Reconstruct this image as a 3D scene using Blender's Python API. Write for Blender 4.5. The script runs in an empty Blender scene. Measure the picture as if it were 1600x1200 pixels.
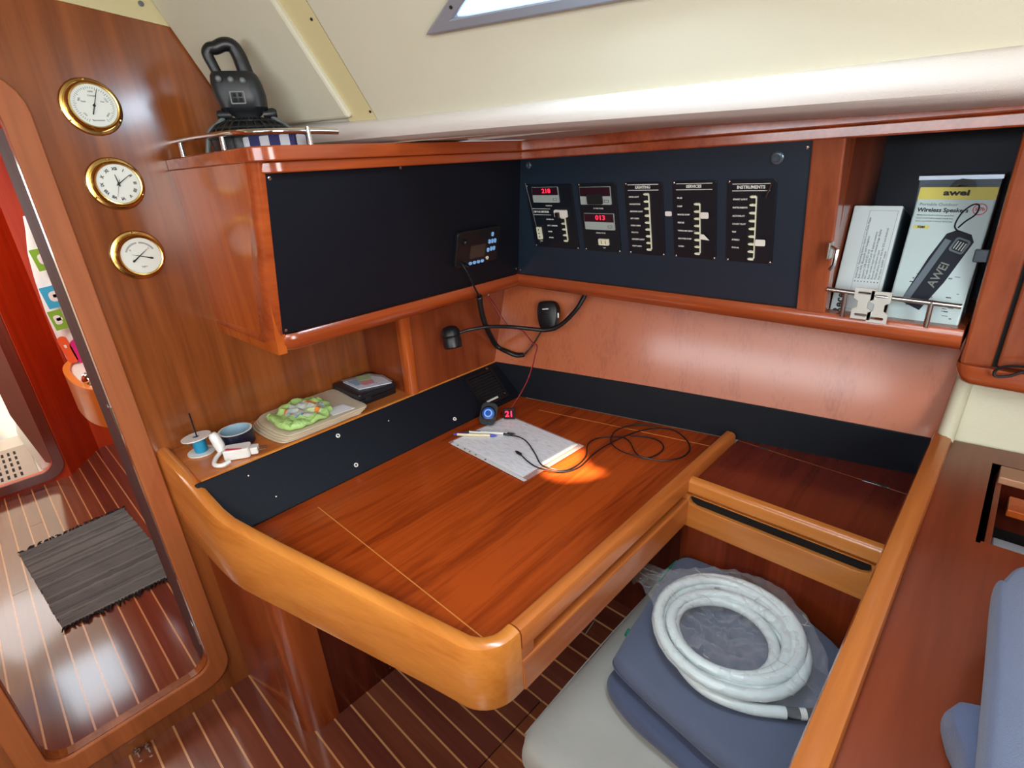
import bpy, bmesh, math, random
from mathutils import Vector as V, Matrix, noise
random.seed(7)
SC = bpy.context.scene; COL = SC.collection

# ------------------------------------------------------------------ camera, light, exposure
cam = bpy.data.objects.new('camera', bpy.data.cameras.new('camera')); COL.objects.link(cam)
cam.data.sensor_width = 36.0; cam.data.lens = 36.0 * 827.1 / 1600; cam.data.clip_start = .02
# columns of the matrix: image right, image up, backwards, in world axes (x along the boat, y to the hull side, z up)
RT = ((0.72550366, 0.68592619, -0.05612218), (0.22699644, -0.31548103, -0.92138175), (-0.64970536, 0.6557263, -0.38458545))
m = Matrix(((RT[0][0], -RT[1][0], -RT[2][0], 1.64), (RT[0][1], -RT[1][1], -RT[2][1], 0.0), (RT[0][2], -RT[1][2], -RT[2][2], 1.60), (0, 0, 0, 1)))
cam.matrix_world = m; SC.camera = cam
SC.view_settings.view_transform = 'Standard'; SC.view_settings.look = 'None'
SC.view_settings.gamma = 1.0; SC.view_settings.use_curve_mapping = False
SC.view_settings.exposure = 0.04
SC.cycles.max_bounces = 8; SC.cycles.diffuse_bounces = 4; SC.cycles.glossy_bounces = 4
SC.cycles.transparent_max_bounces = 12; SC.cycles.sample_clamp_indirect = 4.0; SC.cycles.caustics_reflective = False; SC.cycles.caustics_refractive = False
W = bpy.data.worlds.new('world'); SC.world = W; W.use_nodes = True
W.node_tree.nodes['Background'].inputs[0].default_value = (.78, .88, 1.0, 1); W.node_tree.nodes['Background'].inputs[1].default_value = 1.0

def area(name, loc, to, sx, sy, power, color=(1, 1, 1)):
    L = bpy.data.lights.new(name, 'AREA'); L.shape = 'RECTANGLE'; L.size = sx; L.size_y = sy; L.energy = power; L.color = color
    o = bpy.data.objects.new(name, L); COL.objects.link(o); o.location = loc
    o.rotation_euler = (V(to) - V(loc)).to_track_quat('-Z', 'Y').to_euler(); return o
area('deck_hatch_daylight', (1.55, -.55, 2.02), (1.45, .1, 0), .65, .65, 17, (.90, .95, 1.0))
area('companionway_daylight', (2.95, -.35, 1.62), (.9, .6, .95), .75, 1.0, 38, (1.0, .98, .95))
area('port_window_daylight', (1.2, -1.66, 1.72), (1.1, 1.2, .85), 1.5, .22, 17, (.86, .94, 1.0))
area('coachroof_window_daylight', (1.35, .755, 1.905), (1.35, .0, 1.0), .6, .10, 8, (.62, .82, 1.0))
area('forward_hatch_daylight', (-1.35, -.2, 2.0), (-1.6, .1, 0), .5, .5, 15, (1.0, .95, .90))
area('heads_daylight', (-2.31, -.22, 1.50), (-1.31, -.22, 1.50), .34, .46, 3.2, (.80, .92, 1.0))
area('heads_fill', (-3.0, -.45, 1.25), (-2.8, -.3, 0), .55, .55, 3.5, (.98, .99, 1.0))  # added fill lamp for the shower compartment, hung in mid-room
SUN = bpy.data.lights.new('sun', 'SUN'); SUN.energy = 26; SUN.angle = .035; SUN.color = (1.0, .86, .62)
SUNO = bpy.data.objects.new('sun', SUN); COL.objects.link(SUNO)
SUND = V((-.18, .42, -1.0)).normalized()            # the way the sunlight travels
SUNO.rotation_euler = SUND.to_track_quat('-Z', 'Y').to_euler()

# ------------------------------------------------------------------ materials
def lin(c):
    return tuple(((v / 255) / 12.92 if v <= 10 else (((v / 255) + .055) / 1.055) ** 2.4) for v in c) + (1,)
MATS = {}
def nodes(name):
    mt = bpy.data.materials.new(name); mt.use_nodes = True; nt = mt.node_tree
    return mt, nt, nt.nodes['Principled BSDF']
def plain(name, rgb, rough=.5, metal=0, coat=0, bump=0, bscale=200, emit=0, spec=.5, var=.06, sheen=0):
    mt, nt, b = nodes(name); b.inputs['Roughness'].default_value = rough; b.inputs['Metallic'].default_value = metal
    b.inputs['Coat Weight'].default_value = coat; b.inputs['Specular IOR Level'].default_value = spec; b.inputs['Sheen Weight'].default_value = sheen
    tc = nt.nodes.new('ShaderNodeTexCoord'); n = nt.nodes.new('ShaderNodeTexNoise'); n.inputs['Scale'].default_value = 9; n.inputs['Detail'].default_value = 4
    nt.links.new(tc.outputs['Object'], n.inputs['Vector'])
    mx = nt.nodes.new('ShaderNodeMix'); mx.data_type = 'RGBA'; c = lin(rgb)
    mx.inputs[6].default_value = tuple(v * (1 - var) for v in c[:3]) + (1,); mx.inputs[7].default_value = tuple(min(1, v * (1 + var)) for v in c[:3]) + (1,)
    nt.links.new(n.outputs[0], mx.inputs[0]); nt.links.new(mx.outputs[2], b.inputs['Base Color'])
    if bump:
        n2 = nt.nodes.new('ShaderNodeTexNoise'); n2.inputs['Scale'].default_value = bscale; nt.links.new(tc.outputs['Object'], n2.inputs['Vector'])
        bp = nt.nodes.new('ShaderNodeBump'); bp.inputs['Strength'].default_value = bump; bp.inputs['Distance'].default_value = .002
        nt.links.new(n2.outputs[0], bp.inputs['Height']); nt.links.new(bp.outputs[0], b.inputs['Normal'])
    if emit:
        b.inputs['Emission Color'].default_value = c; b.inputs['Emission Strength'].default_value = emit
    MATS[name] = mt; return mt
def wood(name, light, dark, axis='x', rough=.28, scale=1.0, figure=.0, coat=.35, warp=.9, streak=.35, rot=(0, 0, 0)):
    mt, nt, b = nodes(name); L = nt.links; N = nt.nodes
    b.inputs['Roughness'].default_value = rough; b.inputs['Coat Weight'].default_value = coat; b.inputs['Coat Roughness'].default_value = .12
    tc = N.new('ShaderNodeTexCoord'); mp = N.new('ShaderNodeMapping'); mp.inputs['Rotation'].default_value = rot
    s = {'x': (.9, 11, 11), 'y': (11, .9, 11), 'z': (11, 11, .9)}[axis]
    mp.inputs['Scale'].default_value = tuple(v * scale for v in s); L.new(tc.outputs['Object'], mp.inputs['Vector'])
    n1 = N.new('ShaderNodeTexNoise'); n1.inputs['Scale'].default_value = 1.0; n1.inputs['Detail'].default_value = 5; n1.inputs['Distortion'].default_value = warp
    L.new(mp.outputs[0], n1.inputs['Vector'])
    mp2 = N.new('ShaderNodeMapping'); mp2.inputs['Rotation'].default_value = rot; mp2.inputs['Scale'].default_value = tuple((v * 9 if v > 5 else v * 5) * scale for v in s); L.new(tc.outputs['Object'], mp2.inputs['Vector'])
    n2 = N.new('ShaderNodeTexNoise'); n2.inputs['Scale'].default_value = 1.0; n2.inputs['Detail'].default_value = 3; L.new(mp2.outputs[0], n2.inputs['Vector'])
    mth = N.new('ShaderNodeMath'); mth.operation = 'MULTIPLY_ADD'; mth.inputs[1].default_value = streak; L.new(n2.outputs[0], mth.inputs[0]); L.new(n1.outputs[0], mth.inputs[2])
    last = mth.outputs[0]
    if figure:
        mu = N.new('ShaderNodeMath'); mu.operation = 'MULTIPLY'; mu.inputs[1].default_value = 42; L.new(n1.outputs[0], mu.inputs[0])
        si = N.new('ShaderNodeMath'); si.operation = 'SINE'; L.new(mu.outputs[0], si.inputs[0])
        ad = N.new('ShaderNodeMath'); ad.operation = 'MULTIPLY_ADD'; ad.inputs[1].default_value = figure; L.new(si.outputs[0], ad.inputs[0]); L.new(last, ad.inputs[2]); last = ad.outputs[0]
    cr = N.new('ShaderNodeValToRGB'); e = cr.color_ramp.elements
    e[0].position = .38; e[0].color = lin(dark); e[1].position = .88; e[1].color = lin(light); L.new(last, cr.inputs[0])
    L.new(cr.outputs[0], b.inputs['Base Color'])
    bp = N.new('ShaderNodeBump'); bp.inputs['Strength'].default_value = .05; bp.inputs['Distance'].default_value = .001; L.new(n2.outputs[0], bp.inputs['Height']); L.new(bp.outputs[0], b.inputs['Normal'])
    MATS[name] = mt; return mt
def clear(name, opacity=.12, tint=(255, 255, 255), rough=.1, bump=.6, bscale=30, edge=.55):
    mt, nt, b = nodes(name); L = nt.links; N = nt.nodes; b.inputs['Base Color'].default_value = lin(tint); b.inputs['Roughness'].default_value = rough
    b.inputs['Specular IOR Level'].default_value = 1.0
    tr = N.new('ShaderNodeBsdfTransparent'); mx = N.new('ShaderNodeMixShader'); fr = N.new('ShaderNodeLayerWeight'); fr.inputs[0].default_value = .35
    tc = N.new('ShaderNodeTexCoord'); n = N.new('ShaderNodeTexNoise'); n.inputs['Scale'].default_value = bscale; n.inputs['Detail'].default_value = 3; n.inputs['Distortion'].default_value = 1.5; L.new(tc.outputs['Object'], n.inputs['Vector'])
    bp = N.new('ShaderNodeBump'); bp.inputs['Strength'].default_value = bump; bp.inputs['Distance'].default_value = .01; L.new(n.outputs[0], bp.inputs['Height']); L.new(bp.outputs[0], b.inputs['Normal']); L.new(bp.outputs[0], fr.inputs['Normal'])
    a = N.new('ShaderNodeMath'); a.operation = 'MULTIPLY_ADD'; a.inputs[1].default_value = edge; a.inputs[2].default_value = opacity; a.use_clamp = True; L.new(fr.outputs['Facing'], a.inputs[0])
    L.new(a.outputs[0], mx.inputs[0]); L.new(tr.outputs[0], mx.inputs[1]); L.new(b.outputs[0], mx.inputs[2]); L.new(mx.outputs[0], N['Material Output'].inputs[0])
    MATS[name] = mt; return mt

wood('bulkhead_wood', (158, 88, 42), (102, 50, 20), 'z', .22, 1.0, coat=.3, rot=(0, 0, .3))
wood('frame_wood', (184, 104, 54), (140, 72, 32), 'z', .6, coat=0)
wood('dark_leaf', (92, 50, 42), (66, 30, 28), 'z', .75, coat=0)
wood('red_wood', (226, 76, 26), (190, 50, 14), 'z', .4, coat=.1)
wood('darkred_wood', (132, 50, 26), (88, 26, 12), 'z', .3)
wood('coaming_wood', (222, 142, 62), (190, 108, 40), 'x', .24, 1.0, rot=(0, 0, .2))
wood('rail_wood', (206, 122, 58), (164, 84, 34), 'y', .24)
wood('table_wood', (172, 72, 24), (112, 36, 10), 'y', .24, 1.0, figure=.06, warp=1.2, rot=(0, 0, .25), streak=.55, coat=.12)
wood('lid_wood', (112, 40, 26), (84, 24, 14), 'y', .22, .9, figure=.06, rot=(0, 0, .2))
wood('drawer_wood', (218, 140, 66), (182, 102, 40), 'x', .24)
wood('pedestal_wood', (150, 62, 28), (96, 30, 10), 'z', .2, 1.0)
wood('post_wood', (156, 74, 34), (112, 44, 18), 'z', .22, .8, figure=.12)
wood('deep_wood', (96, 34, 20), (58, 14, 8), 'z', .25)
wood('cabinet_wood', (196, 98, 38), (150, 62, 18), 'z', .22, coat=.2)
wood('cabinet_wood_veiled', (164, 86, 52), (122, 58, 34), 'z', .26)  # cabinet wood with the dulling of lens veil put into its colour
wood('cabinet_rail', (182, 86, 38), (130, 50, 20), 'y', .22)
wood('cabinet_railx', (180, 88, 46), (132, 56, 28), 'x', .22)
wood('ply_wood', (184, 102, 62), (154, 76, 44), 'z', .30, 1.6, warp=.2, streak=.8)
wood('niche_wood', (150, 72, 36), (100, 40, 18), 'z', .28)
wood('counter_wood', (134, 60, 32), (92, 34, 16), 'y', .3, .9)
wood('fiddle_wood', (204, 122, 58), (158, 84, 36), 'y', .26)
wood('plank_a', (134, 74, 54), (98, 48, 34), 'x', .12, .8, coat=.5)
wood('plank_b', (144, 80, 52), (108, 54, 32), 'x', .12, .8, coat=.5)
wood('plank_c', (122, 66, 52), (90, 42, 34), 'x', .12, .8, coat=.5)
wood('holly', (222, 166, 112), (196, 130, 76), 'x', .2, 1, coat=.5)
plain('vinyl', (206, 202, 180), .55, bump=.25, bscale=900, var=.02)
plain('vinyl_valance', (206, 198, 190), .6, bump=.3, bscale=700, var=.02)
plain('cream', (210, 198, 150), .5, var=.02)
plain('cream_hull', (212, 212, 186), .5, bump=.15, var=.03)
plain('leather_black', (14, 19, 28), .5, bump=.4, bscale=500, spec=.25)
plain('panel_black_hazed', (28, 42, 56), .38, spec=.5)  # black with bluish lens haze mixed into the base colour
plain('panel_face', (20, 25, 33), .3)
plain('black_plastic', (20, 21, 24), .38)
plain('dark_plastic', (26, 29, 31), .42)
plain('gap_black', (6, 5, 5), .8)
plain('grey_plastic', (96, 104, 104), .45)
plain('print_white', (215, 220, 214), .5)
plain('switch_white', (228, 230, 205), .4)
plain('key_blue', (120, 170, 220), .4, emit=.35)
plain('lcd', (58, 54, 48), .2)
plain('display_red_back', (48, 22, 34), .2)
plain('display_grey', (164, 176, 172), .35)
plain('led_red', (255, 40, 70), .5, emit=1.6, var=0)
plain('led_blue', (30, 70, 150), .3, emit=.35, var=.2)
plain('brass', (206, 172, 98), .18, metal=1.0, var=.04)
plain('dial', (228, 234, 224), .45, var=.01)
plain('ink', (20, 20, 22), .6)
plain('ink_soft', (120, 126, 122), .6)
plain('steel', (200, 200, 196), .2, metal=1.0)
plain('chrome', (225, 225, 225), .08, metal=1.0)
plain('white_plastic', (232, 230, 222), .35)
plain('white_gloss', (236, 236, 230), .2, coat=.4)
plain('blue_thread', (28, 140, 180), .6)
plain('tape_navy', (22, 26, 44), .3)
plain('tape_core', (150, 180, 196), .5)
plain('kraft', (202, 186, 158), .75, bump=.5, bscale=60)
plain('green_wrap', (176, 214, 128), .45, bump=.7, bscale=60)
plain('wrap_orange', (240, 136, 60), .5); plain('wrap_blue', (70, 160, 210), .5); plain('wrap_red', (206, 50, 66), .5); plain('wrap_cream', (226, 222, 170), .5)
plain('navy', (34, 34, 92), .6); plain('white_cloth', (206, 210, 220), .7)
plain('paper', (244, 244, 246), .7, var=.02)
plain('label_yellow', (206, 200, 96), .5); plain('box_white', (196, 212, 216), .5, var=.02); plain('box_print', (178, 202, 206), .45, var=.03)
plain('box_side', (84, 100, 112), .5); plain('cubby_dark', (44, 52, 66), .6)
plain('grey_suede', (176, 172, 162), .85, bump=.4, bscale=40, sheen=.3, var=.14)
plain('cushion_blue', (92, 100, 122), .85, bump=.5, bscale=900, sheen=.2, var=.07)
plain('cushion_blue_dark', (78, 86, 112), .85, bump=.5, bscale=900, sheen=.2, var=.08)
plain('green_piping', (20, 130, 100), .6)
plain('hose_white', (222, 232, 230), .3, coat=.2, var=.02)
plain('rug_grey', (106, 108, 106), .95, bump=.9, bscale=120, var=.35); plain('rug_mid', (94, 96, 96), .95, bump=.9, bscale=90, var=.3); plain('rug_light', (120, 122, 118), .95, bump=.9, bscale=90, var=.3); plain('rug_dark', (34, 34, 36), .95, var=.3)
plain('wire_red', (196, 60, 74), .4); plain('red_strap', (200, 40, 60), .5)
plain('pen_cream', (238, 222, 178), .4); plain('pen_blue', (70, 80, 190), .4)
plain('aluminium', (168, 178, 192), .35, metal=.6)
plain('window_glow', (200, 232, 255), .3, emit=2.5, var=0)
plain('shower_white', (228, 224, 214), .35, var=.02)
plain('towel_white', (238, 236, 232), .8)
plain('towel_green', (130, 180, 50), .8); plain('towel_blue', (60, 175, 215), .8); plain('towel_pink', (214, 30, 120), .8); plain('towel_orange', (236, 92, 40), .8)
plain('orange_wood', (226, 130, 50), .3, coat=.3, var=.1)
plain('basin_grey', (150, 180, 200), .25, metal=.4)
plain('pale_wood', (176, 128, 96), .4); plain('grate_grey', (190, 178, 168), .5); plain('jamb_wood', (150, 96, 78), .35)
plain('print_dark', (30, 36, 48), .6, spec=.2); plain('socket_grey', (96, 110, 124), .25, metal=.5); plain('catch_metal', (214, 216, 210), .3, metal=.3); plain('ring_red', (190, 60, 80), .5)
clear('clear_bag', .05, (250, 252, 252), .08, .30, 24, .42)
clear('clear_sleeve', .05, (250, 250, 250), .10, .1, 8, .25)
def page_mat():
    mt, nt, b = nodes('printed_page'); N = nt.nodes; L = nt.links; b.inputs['Roughness'].default_value = .6
    tc = N.new('ShaderNodeTexCoord'); mp = N.new('ShaderNodeMapping'); mp.inputs['Scale'].default_value = (28, 190, 1); L.new(tc.outputs['Object'], mp.inputs['Vector'])
    n = N.new('ShaderNodeTexNoise'); n.inputs['Scale'].default_value = 1.2; n.inputs['Detail'].default_value = 3; L.new(mp.outputs[0], n.inputs['Vector'])
    cr = N.new('ShaderNodeValToRGB'); cr.color_ramp.elements[0].position = .32; cr.color_ramp.elements[0].color = lin((206, 209, 218)); cr.color_ramp.elements[1].position = .50; cr.color_ramp.elements[1].color = lin((248, 248, 250))
    L.new(n.outputs[0], cr.inputs[0]); L.new(cr.outputs[0], b.inputs['Base Color']); MATS['printed_page'] = mt
page_mat()
def wrapper_mat():
    mt, nt, b = nodes('wrapper_print'); N = nt.nodes; L = nt.links; b.inputs['Roughness'].default_value = .25
    tc = N.new('ShaderNodeTexCoord'); g = N.new('ShaderNodeVectorMath'); g.operation = 'LENGTH'; L.new(tc.outputs['Object'], g.inputs[0])
    vo = N.new('ShaderNodeTexVoronoi'); vo.inputs['Scale'].default_value = 34; L.new(tc.outputs['Object'], vo.inputs['Vector'])
    cr = N.new('ShaderNodeValToRGB'); cr.color_ramp.interpolation = 'CONSTANT'; e = cr.color_ramp.elements
    e[0].position = 0; e[0].color = lin((214, 222, 206)); e[1].position = .34; e[1].color = lin((196, 206, 196))
    for p_, c_ in ((.5, (238, 140, 70)), (.6, (206, 224, 160)), (.74, (224, 224, 206)), (.86, (90, 170, 214)), (.92, (206, 70, 76))): q = e.new(p_); q.color = lin(c_)
    sp_ = N.new('ShaderNodeSeparateColor'); L.new(vo.outputs['Color'], sp_.inputs[0]); L.new(sp_.outputs[0], cr.inputs[0])
    mr = N.new('ShaderNodeMath'); mr.operation = 'LESS_THAN'; mr.inputs[1].default_value = .062; L.new(g.outputs['Value'], mr.inputs[0])
    mx = N.new('ShaderNodeMix'); mx.data_type = 'RGBA'; mx.inputs[6].default_value = lin((178, 218, 130)); L.new(mr.outputs[0], mx.inputs[0]); L.new(cr.outputs[0], mx.inputs[7]); L.new(mx.outputs[2], b.inputs['Base Color'])
    n = N.new('ShaderNodeTexNoise'); n.inputs['Scale'].default_value = 60; n.inputs['Distortion'].default_value = 1; L.new(tc.outputs['Object'], n.inputs['Vector']); bp = N.new('ShaderNodeBump'); bp.inputs['Strength'].default_value = .7; bp.inputs['Distance'].default_value = .006
    L.new(n.outputs[0], bp.inputs['Height']); L.new(bp.outputs[0], b.inputs['Normal']); MATS['wrapper_print'] = mt
wrapper_mat()
def M(n): return MATS[n]

# ------------------------------------------------------------------ geometry helpers
class Fr:                                            # a local frame: origin, two directions in a surface, normal
    def __init__(s, o, u, v):
        s.o = V(o); s.u = V(u).normalized(); s.v = V(v).normalized(); s.n = s.u.cross(s.v).normalized(); s.v = s.n.cross(s.u)
    def P(s, a, b, c=0.0): return s.o + s.u * a + s.v * b + s.n * c
    def sub(s, a, b, c=0, ang=0):
        u = s.u * math.cos(ang) + s.v * math.sin(ang); v = -s.u * math.sin(ang) + s.v * math.cos(ang)
        return Fr(s.P(a, b, c), u, v)
WORLD = Fr((0, 0, 0), (1, 0, 0), (0, 1, 0))
class MB:
    def __init__(s): s.v = []; s.f = []; s.sm = []
    def add(s, vs, fs, smooth=False):
        k = len(s.v); s.v += [V(p) for p in vs]; s.f += [tuple(i + k for i in f) for f in fs]; s.sm += [smooth] * len(fs); return s
    def box(s, x0, x1, y0, y1, z0, z1, fr=WORLD):
        p = [fr.P(a, b, c) for c in (z0, z1) for b in (y0, y1) for a in (x0, x1)]
        return s.add(p, [(0, 2, 3, 1), (4, 5, 7, 6), (0, 1, 5, 4), (2, 6, 7, 3), (0, 4, 6, 2), (1, 3, 7, 5)])
    def hexa(s, p): return s.add(p, [(0, 3, 2, 1), (4, 5, 6, 7), (0, 1, 5, 4), (1, 2, 6, 5), (2, 3, 7, 6), (3, 0, 4, 7)])  # bottom loop, top loop
    def prism(s, pts, fr, c0, c1, smooth=False):       # polygon in a frame, thickness along its normal
        n = len(pts); a = [fr.P(x, y, c0) for x, y in pts] + [fr.P(x, y, c1) for x, y in pts]
        s.add(a, [tuple(range(n - 1, -1, -1)), tuple(range(n, 2 * n))]); 
        return s.add(a, [(i, (i + 1) % n, n + (i + 1) % n, n + i) for i in range(n)], smooth)
    def tube(s, path, r, n=8, cap=True):
        path = [V(p) for p in path]; rs = r if isinstance(r, (list, tuple)) else [r] * len(path)
        T = [(path[min(i + 1, len(path) - 1)] - path[max(i - 1, 0)]).normalized() for i in range(len(path))]
        a = T[0].orthogonal().normalized(); vs = []
        for i, p in enumerate(path):
            a = (a - T[i] * a.dot(T[i])).normalized(); b = T[i].cross(a)
            vs += [p + (a * math.cos(2 * math.pi * k / n) + b * math.sin(2 * math.pi * k / n)) * rs[i] for k in range(n)]
        fs = [(i * n + k, i * n + (k + 1) % n, (i + 1) * n + (k + 1) % n, (i + 1) * n + k) for i in range(len(path) - 1) for k in range(n)]
        s.add(vs, fs, True)
        if cap: s.add(vs, [tuple(range(n - 1, -1, -1)), tuple(range((len(path) - 1) * n, len(path) * n))])
        return s
    def lathe(s, prof, fr, n=32, cap=True):            # (radius, height along the normal)
        vs = [fr.P(r * math.cos(2 * math.pi * k / n), r * math.sin(2 * math.pi * k / n), h) for r, h in prof for k in range(n)]
        s.add(vs, [(i * n + k, i * n + (k + 1) % n, (i + 1) * n + (k + 1) % n, (i + 1) * n + k) for i in range(len(prof) - 1) for k in range(n)], True)
        if cap: s.add(vs, [tuple(range(n - 1, -1, -1)), tuple(range((len(prof) - 1) * n, len(prof) * n))])
        return s
    def sweep(s, secs, closed=True, cap=True):         # list of sections (lists of points)
        n = len(secs[0]); vs = [p for sec in secs for p in sec]; m_ = n if closed else n - 1
        s.add(vs, [(i * n + k, i * n + (k + 1) % n, (i + 1) * n + (k + 1) % n, (i + 1) * n + k) for i in range(len(secs) - 1) for k in range(m_)], True)
        if cap: s.add(vs, [tuple(range(n - 1, -1, -1)), tuple(range((len(secs) - 1) * n, len(secs) * n))])
        return s
    def ball(s, c, r, n=12, sc=(1, 1, 1)):
        vs = []; m_ = n // 2
        for i in range(m_ + 1):
            t = math.pi * i / m_
            for k in range(n):
                p = 2 * math.pi * k / n; vs.append(V(c) + V((r * sc[0] * math.sin(t) * math.cos(p), r * sc[1] * math.sin(t) * math.sin(p), r * sc[2] * math.cos(t))))
        return s.add(vs, [(i * n + k, i * n + (k + 1) % n, (i + 1) * n + (k + 1) % n, (i + 1) * n + k) for i in range(m_) for k in range(n)], True)
def rrect(x0, x1, y0, y1, r, n=5):
    out = []
    for cx, cy, a0 in ((x1 - r, y1 - r, 0), (x0 + r, y1 - r, 90), (x0 + r, y0 + r, 180), (x1 - r, y0 + r, 270)):
        for i in range(n + 1):
            a = math.radians(a0 + 90 * i / n); out.append((cx + r * math.cos(a), cy + r * math.sin(a)))
    return out
def spline(pts, n=6):                                 # Catmull-Rom through 3-D points
    P = [V(p) for p in pts]; P = [P[0] * 2 - P[1]] + P + [P[-1] * 2 - P[-2]]; out = []
    for i in range(1, len(P) - 2):
        for k in range(n):
            t = k / n; a, b, c, d = P[i - 1], P[i], P[i + 1], P[i + 2]
            out.append(.5 * ((2 * b) + (c - a) * t + (2 * a - 5 * b + 4 * c - d) * t * t + (3 * b - 3 * c + d - a) * t ** 3))
    out.append(P[-2]); return out
def closed_spline(pts, n=5):
    P = [V(p) for p in pts]; m_ = len(P); out = []
    for i in range(m_):
        a, b, c, d = P[i - 1], P[i], P[(i + 1) % m_], P[(i + 2) % m_]
        for k in range(n):
            t = k / n; out.append(.5 * ((2 * b) + (c - a) * t + (2 * a - 5 * b + 4 * c - d) * t * t + (3 * b - 3 * c + d - a) * t ** 3))
    return out
def puff(mb, outline, z0, z1, r, bulge=.01, amp=.004, freq=6, seed=0, rings=7, fr=WORLD):
    # a soft slab: rounded sides, domed and slightly wrinkled top
    n = len(outline); cx = sum(p[0] for p in outline) / n; cy = sum(p[1] for p in outline) / n
    prof = [(.0, r * 1.0, 0)] + [(i, r * (1 - math.sin(math.pi * i / 8)), z0 + (z1 - z0) * (1 - math.cos(math.pi * i / 8)) / 2) for i in range(0, 9)]
    secs = []
    for j, (_, ins, z) in enumerate(prof[1:]): secs.append((ins, z, 0))
    for j in range(1, rings + 1): secs.append((None, z1, j / rings))
    vs = []
    for ins, z, t in secs:
        for (x, y) in outline:
            d = V((x - cx, y - cy)); L = d.length or 1e-6
            if ins is None: L2 = (L - r) * (1 - t * .97); zz = z + bulge * (1 - (1 - t) ** 2)
            else: L2 = L - ins; zz = z
            px, py = cx + d.x / L * L2, cy + d.y / L * L2
            w = amp * noise.noise(V((px * freq, py * freq, seed))) * (1 if zz > (z0 + z1) / 2 else .3)
            w2 = amp * .8 * noise.noise(V((px * freq, py * freq, seed + 9 + zz * 8))) if ins is not None else 0
            vs.append(fr.P(px + w2, py + w2, zz + w))
    m_ = len(secs)
    mb.add(vs, [(i * n + k, i * n + (k + 1) % n, (i + 1) * n + (k + 1) % n, (i + 1) * n + k) for i in range(m_ - 1) for k in range(n)], True)
    mb.add(vs, [tuple(range(n - 1, -1, -1)), tuple(range((m_ - 1) * n, m_ * n))], True); return mb

def link(name, mb, mat, base=(0, 0, 0), parent=None, bevel=0, seg=2):
    me = bpy.data.meshes.new(name); b = V(base)
    me.from_pydata([p - b for p in mb.v], [], mb.f); me.update()
    bm = bmesh.new(); bm.from_mesh(me); bmesh.ops.remove_doubles(bm, verts=bm.verts, dist=1e-6)
    bmesh.ops.recalc_face_normals(bm, faces=bm.faces); bm.to_mesh(me); bm.free()
    if any(mb.sm):
        for p in me.polygons: p.use_smooth = True
        me.set_sharp_from_angle(angle=math.radians(38))
    me.materials.append(M(mat)); o = bpy.data.objects.new(name, me); COL.objects.link(o)
    if parent: o.parent = parent
    else: o.location = b
    if bevel:
        md = o.modifiers.new('bevel', 'BEVEL'); md.width = bevel; md.segments = seg; md.limit_method = 'ANGLE'; md.angle_limit = math.radians(40)
        if not any(mb.sm): md.harden_normals = False
    return o
class Thing:
    def __init__(s, name, label, cat, base=(0, 0, 0), group=None):
        s.b = V(base); s.o = bpy.data.objects.new(name, None); COL.objects.link(s.o); s.o.location = s.b; s.o.empty_display_size = .05
        s.o['label'] = label; s.o['category'] = cat
        if group: s.o['group'] = group
    def part(s, name, mb, mat, parent=None, bevel=0, label=None, seg=2, stuff=False):
        o = link(name, mb, mat, s.b, parent or s.o, bevel, seg)
        if label: o['label'] = label
        if stuff: o['kind'] = 'stuff'
        return o
    def text(s, body, fr, size, mat, parent=None, align='CENTER', name='lettering', depth=.0004, sx=1.0, bold=0):
        cu = bpy.data.curves.new('t', 'FONT'); cu.body = body; cu.size = size; cu.align_x = align; cu.align_y = 'CENTER'; cu.extrude = depth; cu.resolution_u = 2; cu.offset = bold
        to = bpy.data.objects.new('t', cu); COL.objects.link(to); dg = bpy.context.evaluated_depsgraph_get(); dg.update()
        me = bpy.data.meshes.new_from_object(to.evaluated_get(dg)); bpy.data.objects.remove(to)
        mb = MB(); mb.add([fr.P(v.co.x * sx, v.co.y, v.co.z + depth) for v in me.vertices], [tuple(p.vertices) for p in me.polygons]); bpy.data.meshes.remove(me)
        return s.part(name, mb, mat, parent)
def solo(name, label, cat, mb, mat, base, group=None, bevel=0, seg=2):
    o = link(name, mb, mat, base, None, bevel, seg); o['label'] = label; o['category'] = cat
    if group: o['group'] = group
    return o
def struct(name, mb, mat, label=None, parent=None, bevel=0, cat=None):
    o = link(name, mb, mat, (0, 0, 0), parent, bevel)
    if not parent: o['kind'] = 'structure'; o['category'] = cat or name.split('_')[0]
    if label: o['label'] = label
    return o
def holed(outer, holes, fr, c0, c1):                  # flat board with openings
    bm = bmesh.new()
    for lp in [outer] + holes:
        vs = [bm.verts.new(V((x, y, 0))) for x, y in lp]
        for i in range(len(vs)): bm.edges.new((vs[i], vs[(i + 1) % len(vs)]))
    bmesh.ops.triangle_fill(bm, use_beauty=True, use_dissolve=False, edges=bm.edges[:])
    g = bmesh.ops.extrude_face_region(bm, geom=bm.faces[:]); 
    for v in g['geom']:
        if isinstance(v, bmesh.types.BMVert): v.co.z = 1
    bm.verts.index_update(); mb = MB()
    mb.add([fr.P(v.co.x, v.co.y, c1 if v.co.z > .5 else c0) for v in bm.verts], [tuple(v.index for v in f.verts) for f in bm.faces]); bm.free(); return mb
def ring(pts_o, pts_i, fr, c0, c1):                   # closed moulding between two loops of equal length
    mb = MB(); n = len(pts_o)
    vs = [fr.P(x, y, c) for pts, c in ((pts_o, c0), (pts_o, c1), (pts_i, c1), (pts_i, c0)) for x, y in pts]
    return mb.add(vs, [(a * n + i, a * n + (i + 1) % n, ((a + 1) % 4) * n + (i + 1) % n, ((a + 1) % 4) * n + i) for a in range(4) for i in range(n)])
def screw(t, fr, a, b, r=.004, mat='steel', parent=None, c=0):
    return t.part('screw', MB().lathe([(r, 0), (r, .001), (r * .6, .0018)], fr.sub(a, b, c), 10), mat, parent)

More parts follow.
